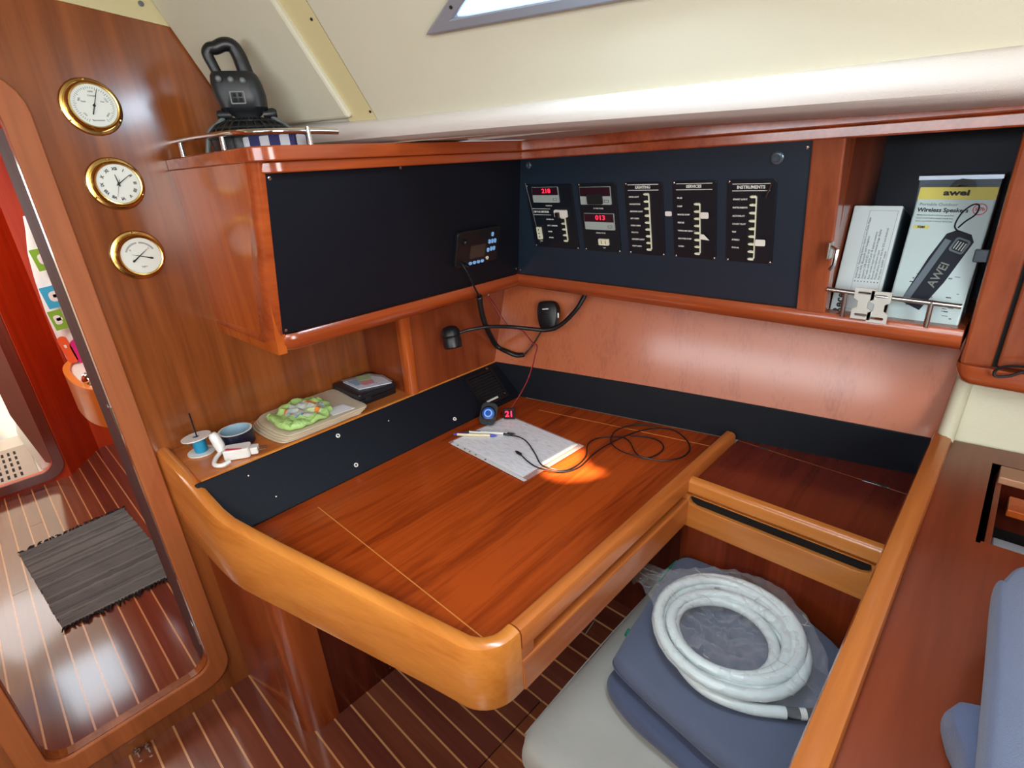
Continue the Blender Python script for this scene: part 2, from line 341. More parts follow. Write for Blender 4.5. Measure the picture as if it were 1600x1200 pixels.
YZ = Fr((0, 0, 0), (0, 1, 0), (0, 0, 1))              # bulkhead face x = 0, normal +x
def ytab(x): return 1.328 + .2038 * (x - .371)        # foot of the hull-side black band
def yband(x):                                          # its top, following the bowed hull
    return 1.348 * (x - 1.105) * (x - 1.596) / ((.377 - 1.105) * (.377 - 1.596)) + 1.494 * (x - .377) * (x - 1.596) / ((1.105 - .377) * (1.105 - 1.596)) + 1.566 * (x - .377) * (x - 1.105) / ((1.596 - .377) * (1.596 - 1.105))
def yside(x, z): return .605 - .51 * (z - 1.864) + .2 * x   # lining of the coachroof side

# ------------------------------------------------------------------ the setting
fl = struct('floor', MB().box(-2.9, 3.2, -1.8, .862, -.03, -.006), 'gap_black', 'teak and holly striped cabin sole')
pm = ['plank_a', 'plank_b', 'plank_c']
def boards(x0, x1, off, ya, yb, zf=lambda y: 0.0):
    k0 = math.ceil((ya - off) / .06); k1 = math.floor((yb - off) / .06)
    for k in range(k0, k1):
        y0 = off + .06 * k; y1 = y0 + .06; w = .0028
        def quad(a, b, x0=x0, x1=x1, h=.0):
            mb = MB(); A = zf(a) + h; B = zf(b) + h
            return mb.hexa([V((x0, a, A - .008)), V((x1, a, A - .008)), V((x1, b, B - .008)), V((x0, b, B - .008)), V((x0, a, A)), V((x1, a, A)), V((x1, b, B)), V((x0, b, B))])
        cuts = [x0] + sorted(random.uniform(x0 + .2, x1 - .2) for _ in range(1)) + [x1] if (x1 - x0) > 1.5 and random.random() < .5 else [x0, x1]
        for a, b in zip(cuts[:-1], cuts[1:]):
            struct('plank', quad(y0 + w, y1 - w, a, b - (.002 if b < x1 else 0)), random.choice(pm), parent=fl)
        struct('inlay_strip', quad(y1 - w, y1 + w, h=.0002), 'holly', parent=fl)
boards(0.0, .83, .0213, -1.02, .862); boards(.834, 3.1, .0213, -1.02, .862)
boards(.0, 1.7, .0213, .8612, 1.31, lambda y: (y - .862) * .34)
boards(-2.9, -.002, .0275, -.64, .90)
struct('wall_left', holed([(-1.8, 0), (1.75, 0), (1.75, 1.66), (.705, 1.66), (.612, 1.852), (.561, 1.95), (.334, 1.978), (-.3, 2.0), (-1.8, 2.0)], [rrect(-.25, .17, .13, 1.79, .06)], YZ, -.03, 0), 'bulkhead_wood', 'varnished cherry bulkhead with a round-cornered doorway')
d1 = struct('door_1', ring(rrect(-.302, .222, .062, 1.842, .085, 6), rrect(-.25, .17, .13, 1.79, .05, 6), YZ, 0, .014), 'frame_wood', 'raised wooden doorway frame on the bulkhead', bevel=.003, cat='door frame')
struct('trim_1', MB().prism([(-1.8, 2.0), (-.3, 2.0), (.334, 1.978), (.561, 1.95), (.50, 2.09), (-1.8, 2.09)], YZ, -.02, .004), 'cream', 'cream fascia above the bulkhead')
struct('trim_2', MB().lathe([(.006, 0), (.006, .002), (.003, .003)], YZ.sub(.497, 1.992, .004), 12), 'grey_plastic', 'grey screw cap on the cream fascia', cat='trim')
struct('ceiling', holed([(-2.9, -1.8), (3.2, -1.8), (3.2, 1.9), (-2.9, 1.9)], [[(1.005, .61), (.995, .47), (1.02, .425), (1.075, .425), (1.125, .475), (1.155, .545), (1.09, .54)]], Fr((0, 0, 2.06), (1, 0, 0), (0, 1, 0)), 0, .02), 'vinyl', 'cream lined deckhead')  # made-up opening, shaped so the sun lands as a patch on the table
def sidepoly(pts, c0, c1):                             # panels of the coachroof side given by (x, z)
    fr = Fr((0, .605, 1.864), (1, .2, 0), (0, -.51, 1)); out = []
    for x, z in pts:
        p = V((x, yside(x, z), z)) - fr.o; out.append((p.dot(fr.u), p.dot(fr.v)))
    n = V((.2, -1, -.51)).normalized(); sgn = 1 if fr.n.dot(n) > 0 else -1
    return MB().prism(out, fr, sgn * c0, sgn * c1), fr, out, sgn
ws = struct('wall_back_1', sidepoly([(-.0, 1.66), (3.2, 1.64), (3.2, 2.08), (-.0, 2.08)], -.03, -.006)[0], 'vinyl', 'coachroof side behind the lining panels', cat='wall')
struct('lining_panel', sidepoly([(.003, 1.72), (.13, 1.73), (.418, 1.724), (.372, 2.07), (.003, 2.07)], -.004, .016)[0], 'vinyl', 'padded cream panel with a soft edge', parent=ws, bevel=.007)
struct('cover_strip', sidepoly([(.40, 1.70), (.487, 1.70), (.449, 2.07), (.36, 2.07)], -.006, .003)[0], 'cream', 'yellowish cover strip', parent=ws)
for x, z in ((.452, 1.90), (.478, 1.728)):
    q, fr_, o_, sg = sidepoly([(x, z), (x + .01, z), (x, z + .01)], 0, .001)
    struct('screw', MB().lathe([(.003, 0), (.003, .002)], Fr(fr_.P(o_[0][0], o_[0][1], sg * .003), fr_.u, fr_.v * sg), 8), 'dark_plastic', parent=ws)
struct('lining_panel', sidepoly([(.490, 1.69), (3.1, 1.68), (3.1, 2.07), (.452, 2.07)], -.006, .006)[0], 'vinyl', parent=ws, bevel=.003)
w1o = [(.723, 1.838), (1.75, 1.808), (1.75, 2.02), (1.09, 2.02)]; w1i = [(.80, 1.853), (1.71, 1.826), (1.71, 2.0), (1.10, 2.0)]
_, fS, po, sg = sidepoly(w1o, 0, .01); _, _, pi_, _ = sidepoly(w1i, 0, .01)
win = struct('window_1', ring(po, pi_, fS, sg * .004, sg * .022), 'aluminium', 'aluminium framed coachroof window', bevel=.005)
struct('pane', sidepoly(w1i, .006, .010)[0], 'window_glow', parent=win)
struct('screw', MB().lathe([(.003, 0), (.003, .002)], Fr(sidepoly([(.79, 1.862), (.8, 1.86), (.79, 1.87)], 0, .01)[1].P(*sidepoly([(.805, 1.868), (.8, 1.86), (.79, 1.87)], 0, .01)[2][0], sg * .022), fS.u, fS.v * sg), 8), 'dark_plastic', parent=win)
# padded valance under it
def val_sec(x, zt, zb):
    y = .68 + .2 * x
    pr = [(.05, zt + .004), (0, zt), (-.008, zt - .006), (-.014, zt - (zt - zb) * .3), (-.016, zt - (zt - zb) * .55), (-.010, zt - (zt - zb) * .8), (.004, zb + .004), (.02, zb), (.28, zb), (.28, zb + .02), (.05, zb + .02)]
    return [V((x - .2 * a * .2, y + a, z)) for a, z in pr]
struct('trim_3', MB().sweep([val_sec(*q) for q in ((.10, 1.724, 1.664), (.2, 1.722, 1.663), (.50, 1.710, 1.662), (.86, 1.705, 1.657), (1.3, 1.700, 1.645), (1.6, 1.699, 1.638), (2.3, 1.698, 1.63), (3.1, 1.698, 1.63))]), 'vinyl_valance', 'padded cream valance below the lining', cat='trim')
struct('trim_4', MB().prism([(.6, .95), (3.1, 1.2), (3.1, 1.85), (.6, 1.85)], WORLD, 1.655, 1.675), 'vinyl_valance', 'cream soffit under the side deck', cat='trim')
# hull side
wb = MB(); wb.sweep([[V((x, yband(x), .90)), V((x, yband(x) + .005, .90)), V((x, yband(x) + .125, 1.30)), V((x, yband(x) + .12, 1.30))] for x in [.24 + i * .0857 for i in range(17)]])
struct('wall_back_2', wb, 'ply_wood', 'light cherry ply lining of the hull behind the chart table', cat='wall')
struct('wall_back_3', MB().box(-.03, 2.6, 1.78, 1.8, 0, 1.66), 'cream_hull', 'painted hull side', cat='wall')
struct('wall_back_4', MB().hexa([V((1.60, 1.515, .90)), V((2.6, 1.60, .90)), V((2.6, 1.62, .90)), V((1.60, 1.535, .90)), V((1.60, 1.70, 1.30)), V((2.6, 1.78, 1.30)), V((2.6, 1.80, 1.30)), V((1.60, 1.72, 1.30))]), 'cream_hull', 'cream painted hull above the galley worktop', cat='wall')
struct('wall_right', MB().box(-2.9, 3.2, -1.82, -1.8, 0, 2.06), 'vinyl', 'port side lining, behind the camera', cat='wall')
struct('wall_aft', holed([(-1.8, 0), (1.8, 0), (1.8, 2.06), (-1.8, 2.06)], [rrect(-.75, .05, .9, 2.0, .05)], Fr((3.2, 0, 0), (0, 1, 0), (0, 0, 1)), 0, .02), 'bulkhead_wood', 'aft bulkhead with the companionway, behind the camera', cat='wall')
struct('trim_5', MB().tube([(1.598, 1.492, .932), (1.600, 1.57, 1.03), (1.602, 1.64, 1.14)], .017, 14), 'cream_hull', 'rounded cream corner post between the ply lining and the galley', cat='trim')
# forward cabin
far = Fr((-2.27, 0, 0), (0, 1, 0), (0, 0, 1))
struct('wall_forward', holed([(-1.8, 0), (.10, 0), (.10, 2.06), (-1.8, 2.06)], [rrect(-.70, .045, .075, 1.75, .07)], far, -.03, 0), 'red_wood', 'glossy red-brown bulkhead at the end of the passage', cat='wall')
d2 = struct('door_2', ring(rrect(-.75, .095, .02, 1.80, .10, 6), rrect(-.70, .045, .075, 1.75, .07, 6), far, 0, .012), 'darkred_wood', 'doorway frame of the shower compartment', bevel=.003, cat='door frame')
struct('door_lining', MB().prism([(.047, .09), (.047, 1.74), (-.045, 1.74), (-.04, .45), (.015, .12)], far, -.06, -.035), 'jamb_wood', parent=d2)
struct('wall_forward_2', MB().prism([(-2.27, .10), (-2.56, .29), (-2.56, 1.0), (-2.60, 1.0), (-2.60, .27), (-2.30, .08)], WORLD, 0, 2.06), 'red_wood', 'angled glossy red-brown panel beside the shower doorway', cat='wall')
struct('wall_forward_3', MB().box(-2.6, -.03, .93, .95, 0, 2.06), 'red_wood', 'hull-side panelling of the forward passage', cat='wall')
struct('wall_forward_4', MB().box(-2.6, -.03, -1.0, -.98, 0, 2.06), 'red_wood', 'port panelling of the forward passage', cat='wall')
sh = struct('wall_shower', MB().box(-3.3, -3.28, -1.2, .4, 0, 2.06).box(-3.3, -2.64, .35, .37, 0, 2.06).box(-3.3, -2.33, -1.0, -.98, 0, 2.06), 'shower_white', 'white moulded shower compartment', cat='wall')
tray = Thing('shower_tray', 'white moulded shower tray with a slotted grating, through the far doorway', 'shower tray', (-2.7, -.3, 0))
tray.part('basin', MB().hexa([V((-3.2, -.95, 0)), V((-2.34, -.95, 0)), V((-2.34, .06, 0)), V((-3.2, .06, 0)), V((-3.2, -.95, .04)), V((-2.34, -.95, .04)), V((-2.34, .06, .04)), V((-3.2, .06, .04))]), 'shower_white', bevel=.01)
tray.part('side_step', MB().hexa([V((-3.2, -.06, .04)), V((-2.40, -.02, .04)), V((-2.40, .07, .04)), V((-3.2, .07, .04)), V((-3.2, .0, .34)), V((-2.55, .03, .20)), V((-2.55, .07, .20)), V((-3.2, .07, .34))]), 'shower_white', bevel=.012)
tray.part('grating', MB().box(-2.95, -2.37, -.85, -.03, .04, .046), 'grate_grey', bevel=.002)
for i in range(12):
    for j in range(5):
        tray.part('slot', MB().box(-2.87 + .1 * j, -2.81 + .1 * j, -.11 - .03 * i, -.098 - .03 * i, .0462, .0470), 'gap_black')

# ------------------------------------------------------------------ chart table
ct = Thing('chart_table', 'wide cherry chart table with a pale raised coaming and a red-brown top', 'table', (.7, .8, 0))
Z = .78
ct.part('tabletop', MB().prism([(.345, .25), (.60, .30), (.95, .38), (1.06, .42), (1.10, .50), (1.10, ytab(1.1)), (.371, ytab(.371)), (.345, 1.3)], WORLD, Z - .03, Z - .0005), 'table_wood')
# three fields of veneer with narrow pale seams
ct.part('veneer_panel', MB().prism([(.367, .30), (.418, .468), (1.092, .463), (1.06, .432), (.80, .36), (.50, .30)], WORLD, Z - .002, Z + .0004), 'table_wood')
ct.part('seam', MB().prism([(.416, .468), (.416, .4705), (1.092, .4655), (1.092, .463)], WORLD, Z - .001, Z + .0006), 'drawer_wood', label='narrow pale seam across the top')
ct.part('seam', MB().prism([(.50, ytab(.5) - .075), (.50, ytab(.5) - .0735), (1.10, ytab(1.1) - .0735), (1.10, ytab(1.1) - .075)], WORLD, Z - .001, Z + .0006), 'drawer_wood')
# coaming: outer face follows the table edge, its height falls from the bulkhead to the corner
def coam(pts):
    secs = []
    for i, (x, y, zb, zt) in enumerate(pts):
        a = V(pts[max(i - 1, 0)][:2]); b = V(pts[min(i + 1, len(pts) - 1)][:2]); d = (b - a).normalized(); n = V((-d.y, d.x)); w = .034
        def q(s, z): return V((x + n.x * s, y + n.y * s, z))
        secs.append([q(.002, zb), q(0, zb + .006), q(0, zt - .012), q(.003, zt - .004), q(.010, zt), q(w - .010, zt), q(w - .003, zt - .004), q(w, zt - .012), q(w, zb + .006), q(w - .002, zb)])
    return MB().sweep(secs)
base = [(-.0, .226, .643, .917), (.15, .230, .650, .905), (.30, .232, .657, .884), (.37, .236, .66, .870), (.42, .243, .66, .862), (.48, .258, .66, .855), (.57, .281, .66, .845), (.72, .318, .66, .836), (.865, .354, .66, .828), (.97, .380, .66, .822)]
corner = []
cx, cy, rr = 1.045, .480, .082
for i in range(9):
    a = math.radians(-72 + 72 * i / 8); corner.append((cx + rr * math.cos(a), cy + rr * math.sin(a) , .66, .820 - .0008 * i))
ct.part('coaming', coam(base + corner + [(cx + rr, .50, .66, .814)]), 'coaming_wood', label='pale honey coloured coaming')
XR = cx + rr                                           # 1.127 outer face of the side rail
def rail(y0, y1, z0, z1, rtop=.010):
    pr = [(1.094, z0), (XR, z0), (XR, z1 - rtop), (XR - .004, z1 - .003), (XR - .012, z1), (1.102, z1), (1.097, z1 - .003), (1.094, z1 - .010)]
    return MB().sweep([[V((x, y, z)) for x, z in pr] for y in (y0, y1)])
ct.part('side_rail', rail(.504, 1.462, .764, .812), 'rail_wood', label='rail along the seat side')
ct.part('side_fascia', MB().box(1.080, XR + .003, .50, 1.165, .660, .738), 'rail_wood', bevel=.004)
ct.part('side_fascia', MB().box(1.080, XR, .50, .535, .738, .766), 'rail_wood', bevel=.002)
ct.part('finger_slot', MB().box(1.07, 1.100, .53, 1.165, .735, .766), 'gap_black', label='dark finger slot under the rail')
ped = Thing('table_pedestal', 'dark varnished pedestal cupboard under the chart table', 'cabinet', (.2, .5, 0))
frp = Fr((0, .262, 0), (.345, .045, 0), (0, 0, 1))
ped.part('front_panel', MB().box(.004, .25, 0, .70, -.02, 0, frp), 'pedestal_wood')
pc = []
for i in range(9):
    a = math.radians(-90 + 90 * i / 8); pc.append((.318 + .058 * math.cos(a), .352 + .058 * math.sin(a)))
ped.part('corner_post', MB().prism([(.24, .29)] + pc + [(.376, .40), (.24, .40)], WORLD, 0, .70, True), 'post_wood')
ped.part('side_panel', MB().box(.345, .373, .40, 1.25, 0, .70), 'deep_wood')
for a, b in ((.60, .30),):
    screw(ped, Fr((.373, 0, 0), (0, 1, 0), (0, 0, 1)), a, .02, .003)
us = Thing('under_table_panel', 'dark panel at the back of the footwell under the chart table', 'panel', (.8, 1.27, 0))
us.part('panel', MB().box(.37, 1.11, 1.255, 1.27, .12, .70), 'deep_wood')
for q in ((1.03, .53), (.93, .50)):
    us.part('hook', MB().tube([(q[0], 1.255, q[1]), (q[0], 1.225, q[1]), (q[0], 1.215, q[1] - .03), (q[0] - .02, 1.21, q[1] - .03)], .008, 8), 'black_plastic')

# ------------------------------------------------------------------ console behind the table: shelf and sloping black strip
co = Thing('console_shelf', 'wooden side shelf with a sloping black upholstered strip along the table', 'shelf', (.12, .8, .6))
co.part('shelf_board', MB().box(.0, .249, .262, 1.33, .875, .90), 'rail_wood')
co.part('edge_strip', MB().box(.243, .251, .262, 1.33, .892, .9025), 'coaming_wood')
CS = Fr((.369, 0, .78), (0, 1, 0), (-.12, 0, .12))
co.part('black_strip', MB().prism([(.245, .168), (.255, .10), (.27, .004), (1.338, .004), (1.332, .168)], CS, -.012, .001), 'leather_black', bevel=.004, label='sloping black upholstered strip')
co.part('carcass', MB().prism([(.0, .874), (.235, .874), (.335, .772), (.335, .745), (0, .745)], Fr((0, .27, 0), (1, 0, 0), (0, 0, 1)), 0, -1.05), 'deep_wood')
for a, b in ((.631, .139), (.633, .034), (1.016, .032)):
    f = CS.sub(a, b, .001)
    g = co.part('grommet', MB().lathe([(.0065, 0), (.0065, .002), (.0045, .003), (.0030, .002), (.0030, .0005)], f, 16), 'white_plastic', label='small white ringed socket')
    co.part('hole', MB().lathe([(.0031, 0), (.0031, .0008)], f, 10), 'gap_black', parent=g)
for a, b in ((.365, .134), (.80, .12), (.40, .05)): screw(co, CS, a, b, .0028, 'steel', c=.001)
sp = Thing('speaker_grille', 'black square loudspeaker grille with horizontal slats on the sloping strip', 'speaker', CS.P(1.20, .09))
f = CS.sub(1.138, .020, .001, .0)
sp.part('frame', ring(rrect(0, .136, 0, .128, .006, 2), rrect(.010, .126, .010, .118, .004, 2), f, 0, .012), 'black_plastic')
sp.part('backing', MB().box(.008, .128, .008, .120, .0, .003, f), 'gap_black')
for i in range(8): sp.part('slat', MB().box(.010, .126, .028 + .0115 * i, .0335 + .0115 * i, .003, .009, f), 'dark_plastic')
sp.part('badge', MB().box(.030, .085, .012, .019, .009, .0105, f), 'print_white', label='small white maker badge')
screw(sp, f, .122, .018, .004, c=.011)
screw(co, CS, 1.262, .155, .006, 'steel', c=.001)
# niche behind the shelf
ni = Thing('shelf_niche', 'open niche under the black cabinet with a rounded wooden divider post', 'niche', (.12, 1.0, .9))
ni.part('divider', MB().box(.0, .225, .925, .945, .90, 1.20), 'niche_wood')
ni.part('post', MB().prism(rrect(.205, .252, .918, .962, .018, 5), WORLD, .90, 1.20, True), 'cabinet_wood')
ni.part('side_panel', MB().box(.230, .248, .95, 1.50, .90, 1.20), 'niche_wood')
ni.part('back_panel', MB().box(0, .24, .96, .97, .90, 1.2), 'niche_wood')
# black band and lining at the hull side
bb = MB(); bb.sweep([[V((x, ytab(x), .78)), V((x, yband(x) - .002, .90)), V((x, yband(x) + .014, .902)), V((x, ytab(x) + .03, .78))] for x in [.249 + i * .0830 for i in range(17)]])
solo('black_back_band', 'long black upholstered band along the hull behind table and locker', 'backboard', bb, 'leather_black', (.9, 1.4, .78), bevel=.003)

# ------------------------------------------------------------------ overhead cabinet
oc = Thing('overhead_cabinet', 'corner overhead cabinet faced with black instrument panels in cherry framing', 'cabinet', (.4, 1.0, 1.2))
PR = Fr((.385, 1.33, 1.25), (1, 0, 0), (0, -.07, .365)); PL = Fr((.385, .488, 1.25), (0, 1, 0), (.1, 0, .365))
oc.part('end_panel', MB().hexa([V((0, .470, 1.20)), V((.375, .478, 1.20)), V((.375, .50, 1.20)), V((0, .50, 1.20)), V((0, .462, 1.64)), V((.46, .468, 1.64)), V((.46, .50, 1.64)), V((0, .50, 1.64))]), 'cabinet_wood')
cs = []
for z in (1.235, 1.63):
    x = .385 + .1 * (z - 1.25) / .36; r = .022
    cs.append([V((x - .075, .472, z)), V((x - r - .02, .470, z))] + [V((x - r + r * math.cos(a), .470 + r + r * math.sin(a), z)) for a in [math.radians(-90 + 15 * i) for i in range(7)]] + [V((x, .494, z)), V((x - .03, .494, z))])
oc.part('corner_stile', MB().sweep(cs), 'cabinet_rail')
def top_path(inset, z0, z1):
    o = []; r = .055
    pts = [(0, .457 + inset)] + [(.53 - inset - r + r * math.cos(a), .462 + inset + r + r * math.sin(a)) for a in [math.radians(-90 + 15 * i) for i in range(7)]] + [(.53 - inset, 1.215 + inset)]
    pts += [(.56, 1.225 + inset), (2.3, 1.225 + inset)]
    inner = [(0, .60)] + [(.40, .60)] * 7 + [(.40, 1.36), (.56, 1.36), (2.3, 1.36)]
    return MB().sweep([[V((a[0], a[1], z0)), V((a[0], a[1], z1)), V((b[0], b[1], z1)), V((b[0], b[1], z0))] for a, b in zip(pts, inner)])
oc.part('top_rail', top_path(0, 1.630, 1.658), 'cabinet_rail', bevel=.003)
oc.part('top_moulding', top_path(.018, 1.608, 1.630), 'cabinet_rail', bevel=.003)
oc.part('top_board', MB().prism([(0, .58), (.42, .58), (.42, 1.36), (0, 1.36)], WORLD, 1.63, 1.657), 'cabinet_rail')
def brail(pts, mat, flip):
    secs = []
    for (x, y, nx, ny) in pts:                         # nx, ny: outward direction
        secs.append([V((x + nx * a, y + ny * a, z)) for a, z in ((-.14, 1.196), (-.035, 1.197), (-.010, 1.205), (.004, 1.224), (.006, 1.236), (0, 1.248), (-.14, 1.248))])
    return MB().sweep(secs)
k = .7071
oc.part('bottom_rail', brail([(0, .474, 0, -1), (.30, .477, 0, -1), (.355, .484, .25, -.9), (.382, .502, .85, -.55), (.390, .53, 1, 0), (.390, 1.325, 1, -1)], 'cabinet_rail', 0), 'cabinet_rail')
oc.part('bottom_rail', brail([(.390, 1.325, 1, -1), (1.0, 1.325, 0, -1), (1.585, 1.325, 0, -1)], 'cabinet_railx', 0), 'cabinet_railx')
oc.part('bottom_board', MB().prism([(0, .50), (.35, .50), (.35, 1.36), (1.585, 1.36), (1.585, 1.66), (0, 1.66)], WORLD, 1.198, 1.240), 'niche_wood')
lp = oc.part('instrument_panel', MB().box(0, .838, -.002, .378, -.008, .0, PL), 'leather_black', bevel=.003, label='large black vinyl panel facing the bulkhead end')
for a, b in ((.015, .362), (.015, .010), (.829, .018), (.34, .368)): screw(oc, PL, a, b, .004, 'steel', lp, c=.0)
rp = oc.part('instrument_panel', MB().prism([(0, 0), (.893, 0), (.893, .376), (.098, .376)], PR, -.008, .0), 'panel_black_hazed', label='black switch panel facing the table')
for a, b in ((.884, .352), (.012, .012)): screw(oc, PR, a, b, .0035, 'steel', rp)
def post(x0, x1, mat='cabinet_wood'):
    return MB().hexa([V((x0, 1.322, 1.245)), V((x1, 1.322, 1.245)), V((x1, 1.36, 1.245)), V((x0, 1.36, 1.245)), V((x0, 1.255, 1.615)), V((x1, 1.255, 1.615)), V((x1, 1.30, 1.615)), V((x0, 1.30, 1.615))])
oc.part('divider_post', post(1.278, 1.338), 'cabinet_wood_veiled', bevel=.004)
oc.part('cubby_wall', MB().box(1.318, 1.334, 1.345, 1.66, 1.24, 1.61), 'niche_wood')
oc.part('cubby_back', MB().box(1.32, 1.60, 1.64, 1.655, 1.24, 1.64), 'cubby_dark', label='dark grey back of the cubby')
lt = oc.part('latch', MB().box(1.334, 1.340, 1.27, 1.295, 1.375, 1.41), 'steel', bevel=.002, label='small metal cupboard catch')
oc.part('tongue', MB().tube([(1.34, 1.28, 1.40), (1.353, 1.272, 1.395), (1.352, 1.268, 1.365), (1.345, 1.268, 1.355)], .004, 6), 'steel', parent=lt)
lt = oc.part('latch', MB().box(1.566, 1.588, 1.365, 1.38, 1.372, 1.396), 'socket_grey', bevel=.002)
# plugs and keyholes on the right panel
for a, b, r in ((.128, .348, .010), (.828, .335, .013)):
    f = PR.sub(a, b); oc.part('panel_socket', MB().lathe([(r, 0), (r, .004), (r * .8, .006), (r * .55, .006), (r * .5, .002)], f, 18), 'socket_grey', parent=rp)
oc.part('divider_edge', MB().tube([PR.P(.105, .298, .004), PR.P(.128, .115, .004)], .0022, 6), 'dark_plastic', parent=rp)

def swpanel(u0, u1, label, v0=.102, v1=.293):
    t = Thing('switch_panel', label, 'switch panel', PR.P((u0 + u1) / 2, v0), 'switch panels on the black instrument panel')
    t.part('faceplate', MB().prism(rrect(u0, u1, v0, v1, .006, 2), PR, 0, .004), 'panel_face', bevel=.001)
    for a, b in ((u0 + .004, v0 + .004), (u1 - .004, v0 + .004), (u0 + .004, v1 - .004)): screw(t, PR, a, b, .0028, 'steel', c=.004)
    return t
def bars(t, u0, u1, v0, v1, txt):
    t.part('printed_line', MB().box(u0, u1, v1, v1 + .0016, .004, .0044, PR), 'print_white'); t.part('printed_line', MB().box(u0, u1, v0, v0 + .0016, .004, .0044, PR), 'print_white')
    t.text(txt, PR.sub((u0 + u1) / 2, (v0 + v1) / 2 + .001, .004), .0095, 'print_white', bold=.0003)
def legends(t, u, v0, v1, words):
    for i, w in enumerate(words):
        t.text(w, PR.sub(u, v0 + (v1 - v0) * i / max(1, len(words) - 1), .004), .0052, 'print_white', align='LEFT', bold=.00015)
def switches(t, u, v0, v1, n):
    t.part('switch_column', MB().box(u - .016, u - .001, v0, v1, .004, .0048, PR), 'gap_black')
    t.part('guard', MB().box(u + .0026, u + .0046, v0 + .001, v1, .004, .009, PR), 'switch_white', bevel=.0006, label='pale switch guard')
    for i in range(n + 1):
        v = v0 + (v1 - v0) * i / n
        t.part('rocker', MB().prism([(u - .0105, v - .001), (u - .007, v - .0030), (u + .003, v - .0032), (u + .003, v + .0022), (u - .007, v + .0022), (u - .0105, v + .001)], PR, .0045, .010), 'switch_white', bevel=.0008)
def display(t, u0, u1, v0, v1, digits, label):
    d = t.part('display', MB().prism(rrect(u0, u1, v0, v1, .002, 2), PR, .004, .007), 'display_grey', label=label)
    vm = v0 + (v1 - v0) * .48
    t.part('screen', MB().box(u0 + .001, u1 - .001, vm, v1 - .001, .007, .0076, PR), 'display_red_back', parent=d)
    if digits: t.text(digits, PR.sub((u0 + u1) / 2 + .006, (vm + v1) / 2, .0076), .018, 'led_red', parent=d, name='digits', bold=.0002, sx=1.25)
    t.part('button', ring(rrect(u1 - .022, u1 - .008, v0 + .006, v0 + .013, .001, 2), rrect(u1 - .0212, u1 - .0088, v0 + .0068, v0 + .0122, .0008, 2), PR, .007, .0076), 'dark_plastic', parent=d)
    return d
t = swpanel(.105, .278, 'first black switch panel from the corner, red display reading 218 and a mains switch')
display(t, .129, .229, .241, .286, '218', 'small voltmeter with red digits')
t.text('VOLTMETER', PR.sub(.185, .231, .004), .0045, 'print_white')
t.part('printed_line', MB().box(.115, .188, .221, .2222, .004, .0044, PR), 'print_white'); t.part('printed_line', MB().box(.115, .188, .203, .2042, .004, .0044, PR), 'print_white')
t.text('220 V AC SECTION', PR.sub(.151, .2125, .004), .0072, 'print_white', bold=.0003)
legends(t, .168, .134, .190, ['HEATER', 'SHORE', 'BATTERY CHARGER', 'WATER HEATER'][:0] or ['BOILER', 'MAINS', 'BATT. CHARGER', 'POWER ON'])
t.part('main_switch', MB().prism(rrect(.205, .252, .198, .220, .004, 3), PR, .004, .010), 'white_plastic', label='white main breaker block')
t.part('lever', MB().box(.214, .226, .196, .214, .010, .018, PR), 'black_plastic')
switches(t, .238, .128, .198, 4)
t.part('indicator_block', MB().prism(rrect(.124, .142, .128, .166, .002, 2), PR, .004, .009), 'switch_white')
for q in (.136, .147, .158): t.part('indicator', MB().lathe([(.002, 0), (.002, .001)], PR.sub(.133, q, .009), 8), 'rug_dark')
t.text('TEST', PR.sub(.135, .121, .004), .0045, 'print_white')
t = swpanel(.300, .424, 'second black switch panel from the corner, with two displays, the lower reading 013')
display(t, .306, .408, .236, .284, '', 'upper meter, display off')
t.part('knob_plate', MB().prism(rrect(.332, .382, .238, .266, .003, 2), PR, .007, .012), 'dark_plastic')
t.text('12 V BATTERIES', PR.sub(.362, .225, .004), .0048, 'print_white')
display(t, .312, .412, .166, .212, '013', 'lower ammeter with red digits')
t.text('AMPERE METER', PR.sub(.362, .156, .004), .0048, 'print_white')
t.part('fuse_holder', MB().prism(rrect(.354, .388, .122, .140, .002, 2), PR, .004, .009), 'switch_white')
for q in (.364, .378): t.part('fuse', MB().box(q - .001, q + .001, .126, .136, .009, .0095, PR), 'brass')
t.text('TEST', PR.sub(.37, .113, .004), .0045, 'print_white')
t = swpanel(.452, .560, 'third black switch panel from the corner, headed LIGHTING, with a column of rockers'); bars(t, .461, .549, .272, .286, 'LIGHTING')
legends(t, .463, .125, .256, ['DECK LIGHT', 'NAVIGATION', 'ANCHOR LIGHT', 'AFT CABIN', 'FORE CABIN', 'SALOON', 'COCKPIT LIGHT', 'MAST LIGHT'][::-1]); switches(t, .519, .119, .264, 8)
t = swpanel(.588, .698, 'fourth black switch panel from the corner, headed SERVICES, with white stickers at its rockers'); bars(t, .597, .688, .272, .286, 'SERVICES')
legends(t, .599, .132, .253, ['BILGE', 'PUMP', 'WATER PUMP', 'FRIDGE', 'WINDLASS REMOTE', 'SHOWER PUMP', 'HORN'][::-1]); switches(t, .655, .117, .240, 7)
t.part('sticker', MB().prism(rrect(.661, .682, .206, .221, .003, 3), PR, .010, .0106), 'white_plastic'); t.part('sticker', MB().prism([(.661, .168), (.670, .167), (.684, .153), (.661, .155)], PR, .010, .0106), 'white_plastic')
t = swpanel(.724, .831, 'fifth black switch panel from the corner, headed INSTRUMENTS, beside the wooden divider'); bars(t, .735, .818, .268, .283, 'INSTRUMENTS')
legends(t, .737, .137, .250, ['CHART LIGHT', 'INSTRUMENTS', 'AUTOPILOT', 'CHART PLOT', 'VHF', 'STEREO', 'RADAR'][::-1]); switches(t, .787, .113, .257, 8)
t.part('sticker', MB().prism(rrect(.793, .816, .146, .161, .003, 3), PR, .010, .0106), 'white_plastic')
